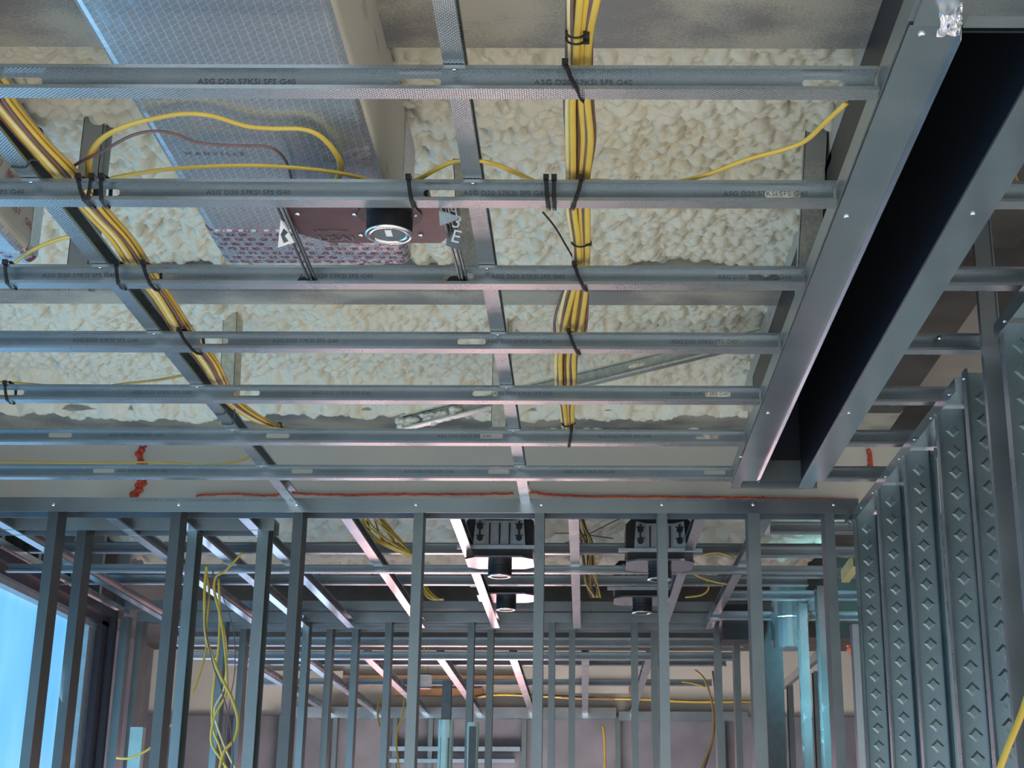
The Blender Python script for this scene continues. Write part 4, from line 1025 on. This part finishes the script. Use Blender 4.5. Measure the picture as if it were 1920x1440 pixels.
# window end post (bright blue lit)
p = atY(236, 1160, 7.35); wstud(-2.30, 7.40, 1.165, 0.06, 'bright stud post at the far end of the blue window', fl=0.04, group='window post', knurl=False, slots=False)
o = track(7.45 - 5.1, 0.06, 0.025).build('header_track', ['galvanised_bright'] * 2, origin=Vector((0, 0, 0)), solid=0.001); place(o, (-2.335, 5.1, 1.205), (0, 1, 0), (0, 0, 1)); tag(o, 'narrow header track running above the blue window', 'header track')
for i in range(6):
    y = 5.35 + i * 0.41
    o = cstud(DECK - 1.205, 0.06, FL, 0, ()).build('cripple_stud', ['galvanised_dull', 'galvanised_dull'], origin=Vector((0, 0, 0)), solid=0.001)
    place(o, (-2.335, y, DECK), (0, 0, -1), (0, 1, 0)); tag(o, 'short cripple stud above the window head, %s from the camera' % ORD[i], 'stud', 'cripple studs above the window')
# dark column, wrapped posts
p = atY(1433, 1180, 7.3); p2 = atY(1466, 1180, 7.3)
tag(MB().box((p.x, 7.3, FLOOR), (p2.x, 7.45, 1.145)).build('column', 'post_dark'), 'dark square column between the bright-edged stud and the cyan studs', 'column')
def wrapped(px0, px1, y, ztop, zw, zw2, label):
    a = atY(px0, 1350, y); c_ = atY(px1, 1350, y)
    e = empty('wrapped_post', ((a.x + c_.x) / 2, y, FLOOR)); tag(e, label, 'post')
    MB().box((a.x, y, FLOOR), (c_.x, y + 0.06, ztop)).build('post', 'post_dark', e)
    w = c_.x - a.x; g = w * 0.10
    b = MB(); rr = random.Random(px0); n = 14; cx_ = (a.x + c_.x) / 2
    prof = []
    b.lathe([(w * 0.85 * rr.uniform(0.95, 1.1), zw - (zw - zw2) * k / n) for k in range(n + 1)], (cx_, y + 0.03, 0), 'z', 9)
    b.build('plastic_wrap', 'tape_wrap', e)
    MB().lathe([(w * 0.86, zw + 0.03), (w * 0.90, zw - 0.02), (w * 0.87, zw - 0.05)], (cx_, y + 0.03, 0), 'z', 12, cap=False).build('tape_band', 'tape_wrap', e)
pz = lambda px, py, y: atY(px, py, y).z
wrapped(827, 844, 6.9, pz(835, 1275, 6.9), pz(835, 1362, 6.9), FLOOR + 0.3, 'dark post wrapped in pale green plastic below, left of centre')
wrapped(880, 893, 7.1, pz(886, 1362, 7.1), pz(886, 1366, 7.1), FLOOR + 0.3, 'thin post wrapped in pale plastic just right of the dark post')
p = atY(262, 1365, 7.3); 
tag(MB().box((p.x - 0.03, 7.25, FLOOR), (p.x + 0.03, 7.3, p.z)).build('foam_strip', 'tape_wrap'), 'pale green strip wrapped on the stud by the window post', 'wrap')

# corner and side wall of the rooms beyond, lit cyan
for i, (px, lab) in enumerate(((1500, 'left'), (1536, 'right'))):
    p = atY(px, 1180, 6.75 - 0.45 * i)
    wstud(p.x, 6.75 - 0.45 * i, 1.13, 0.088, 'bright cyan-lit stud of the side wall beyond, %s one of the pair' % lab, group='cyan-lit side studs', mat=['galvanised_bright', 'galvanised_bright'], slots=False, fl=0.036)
def obl(pxa, pya, pxb, pyb, ya, yb, w, label, mat='galvanised_bright', name='strap_brace', cat='strap'):
    a = atY(pxa, pya, ya); c_ = atY(pxb, pyb, yb); b = MB()
    b.quad([a, c_, c_ + Vector((0, 0, w)), a + Vector((0, 0, w))]); b.quad([a, c_, c_ + Vector((0.03, 0.0, 0)), a + Vector((0.03, 0, 0))])
    return tag(b.build(name, mat, solid=0.002), label, cat)
obl(1474, 1182, 1548, 1112, 7.5, 6.3, 0.035, 'thin slanted track piece in front of the cyan-lit studs')
obl(1578, 1092, 1600, 1062, 6.0, 5.9, 0.05, 'yellowish flat strap high behind the rightmost front stud', 'cable_pale')
for i, (y0, z, x0, x1) in enumerate(((5.55, 1.19, 0.70, 3.4), (5.9, 1.17, 0.68, 3.4), (6.3, 1.16, 0.66, 3.4), (6.8, 1.15, 0.62, 3.4), (7.2, 1.12, 0.6, 3.4))):
    o = cstud(x1 - x0, 0.042, FL, 0.006, ()).build('cross_channel', ['galvanised', 'galvanised_knurled'], origin=Vector((0, 0, 0)), solid=0.001)
    place(o, (x0, y0, z), (1, 0, 0), (0, 1, 0)); tag(o, 'short cross channel in the far right corner, %s from the front' % ORD[i], 'cross channel', 'corner cross channels')
b = MB().lathe([(0.09, 0), (0.09, 0.30)], (0.98, 7.15, 0.98), 'z', 24); b.lathe([(0.092, 0.14), (0.094, 0.145), (0.092, 0.15)], (0.98, 7.15, 0.98), 'z', 24, cap=False)
tag(b.build('round_duct', 'galvanised_bright', smooth=False), 'short round silver duct in the far right corner', 'duct')
b = MB().box((0.66, 7.2, 1.03), (0.86, 7.35, 1.2)); tag(b.build('black_box', 'black_plastic'), 'black box above the dark column in the far corner', 'box')
# third room: side wall, joists, headers
for i, (px, py, y) in enumerate(((1477, 1270, 9.6), (1525, 1240, 8.9), (1555, 1225, 8.3))):
    p = atY(px, py, y); wstud(p.x, y, 1.09, 0.088, 'pinkish stud of the far right side wall, %s from the left' % ORD[i], group='pink-lit side studs', slots=False)
obl(1466, 1292, 1556, 1215, 10.2, 8.2, 0.05, 'pink-lit header track sloping along the far right side wall', name='header_track', cat='header track')
R3 = [(-2.05, 'leftmost'), (-1.68, 'second'), (-1.29, 'third'), (-0.865, 'fourth, orange-lit behind the dark post'), (-0.44, 'fifth, strongly pink'), (-0.02, 'sixth, by the knurled stud'), (0.40, 'seventh, rightmost')]
for x, lab in R3:
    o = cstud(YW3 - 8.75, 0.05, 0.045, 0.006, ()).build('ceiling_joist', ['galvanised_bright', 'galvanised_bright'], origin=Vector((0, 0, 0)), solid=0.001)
    if x < 0.3: place(o, (x, 8.75, ZJ), (0, 1, 0), (-1, 0, 0))
    else: place(o, (x, YW3, ZJ), (0, -1, 0), (1, 0, 0))
    tag(o, 'pink-lit joist of the far room running away, %s from the left' % lab if ',' not in lab else 'pink-lit joist of the far room running away, ' + lab, 'ceiling joist', 'joists of the far room')
for i, (y, z, w) in enumerate(((8.46, 1.165, 0.05), (8.68, 1.12, 0.042), (9.5, 1.19, 0.042), (10.6, 1.19, 0.042))):
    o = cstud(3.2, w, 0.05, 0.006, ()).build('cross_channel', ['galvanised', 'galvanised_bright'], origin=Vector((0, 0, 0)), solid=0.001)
    place(o, (XL + 0.05, y, z), (1, 0, 0), (0, 1, 0)); tag(o, 'pink-edged cross channel of the far room, %s from the front' % ORD[i], 'cross channel', 'far room cross channels')
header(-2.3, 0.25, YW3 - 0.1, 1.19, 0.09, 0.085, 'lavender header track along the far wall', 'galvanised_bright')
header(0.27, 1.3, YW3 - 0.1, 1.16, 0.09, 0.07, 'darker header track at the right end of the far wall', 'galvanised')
for i, px in enumerate((434, 520, 622, 735, 802, 978, 1155, 1352)):
    p = atY(px, 1400, YW3 - 0.09); wstud(p.x, YW3 - 0.09, 1.12, 0.08, 'lavender stud against the mauve far wall, %s from the left' % ORD[i], group='studs of the far wall', slots=False, knurl=False, fl=0.035)
a = atY(730, 1408, YW3 - 0.1); c_ = atY(975, 1408, YW3 - 0.1)
tag(MB().box((a.x, YW3 - 0.1, a.z), (c_.x, YW3 - 0.02, a.z + 0.035)).build('window_rail', 'galvanised_bright'), 'upper horizontal rail framing the opening in the far wall', 'rail')
a = atY(730, 1430, YW3 - 0.1); c_ = atY(965, 1430, YW3 - 0.1)
tag(MB().box((a.x, YW3 - 0.1, a.z), (c_.x, YW3 - 0.02, a.z + 0.03)).build('window_rail', 'galvanised_bright'), 'lower horizontal rail framing the opening in the far wall', 'rail')
a = atY(618, 1280, 12.2); c_ = atY(975, 1280, 12.2)
tag(MB().box((a.x, 12.19, a.z - 0.02), (c_.x, 12.252, a.z + 0.06)).build('wood_plank', 'wood'), 'brown wooden plank high across the far room', 'plank')
a = atY(740, 1290, 12.2)
tag(MB().box((a.x, 12.2, a.z - 0.06), (c_.x - 0.3, 12.252, a.z + 0.0)).build('wood_plank', 'wood'), 'second wooden plank below the brown one in the far room', 'plank')
p = atY(797, 1278, 10.0)
e = empty('hanging_can', (p.x, p.y, p.z - 0.05)); tag(e, 'white drum-shaped fixture hanging on two yellow wires in the far room', 'hanging fixture')
MB().lathe([(0.042, -0.045), (0.045, -0.043), (0.045, 0.043), (0.042, 0.045)], (p.x, p.y, p.z), 'z', 20).build('drum', 'white_paper', e)
for z in (-0.046, 0.042): MB().lathe([(0.047, z), (0.047, z + 0.006)], (p.x, p.y, p.z), 'z', 20).build('rim', 'black_plastic', e)
for s in (-1, 1): MB().sweep([p + Vector((s * 0.02, 0, 0.045)), Vector((p.x + s * 0.003, p.y, DECK))], 0.006, smooth=0, seg=6).build('wire', 'cable_yellow', e)
# crosswise foam/boarding texture at the top of the far wall
for i, (pxa, pxb, py) in enumerate(((450, 640, 1262), (1075, 1180, 1290))):
    a = atY(pxa, py, 12.1); c_ = atY(pxb, py, 12.1); tag(MB().box((a.x, 12.18, a.z - 0.03), (c_.x, 12.252, a.z + 0.03)).build('board_offcut', 'drywall'), 'beige board offcut high on the far wall, %s' % ('left' if i == 0 else 'right of centre'), 'board')
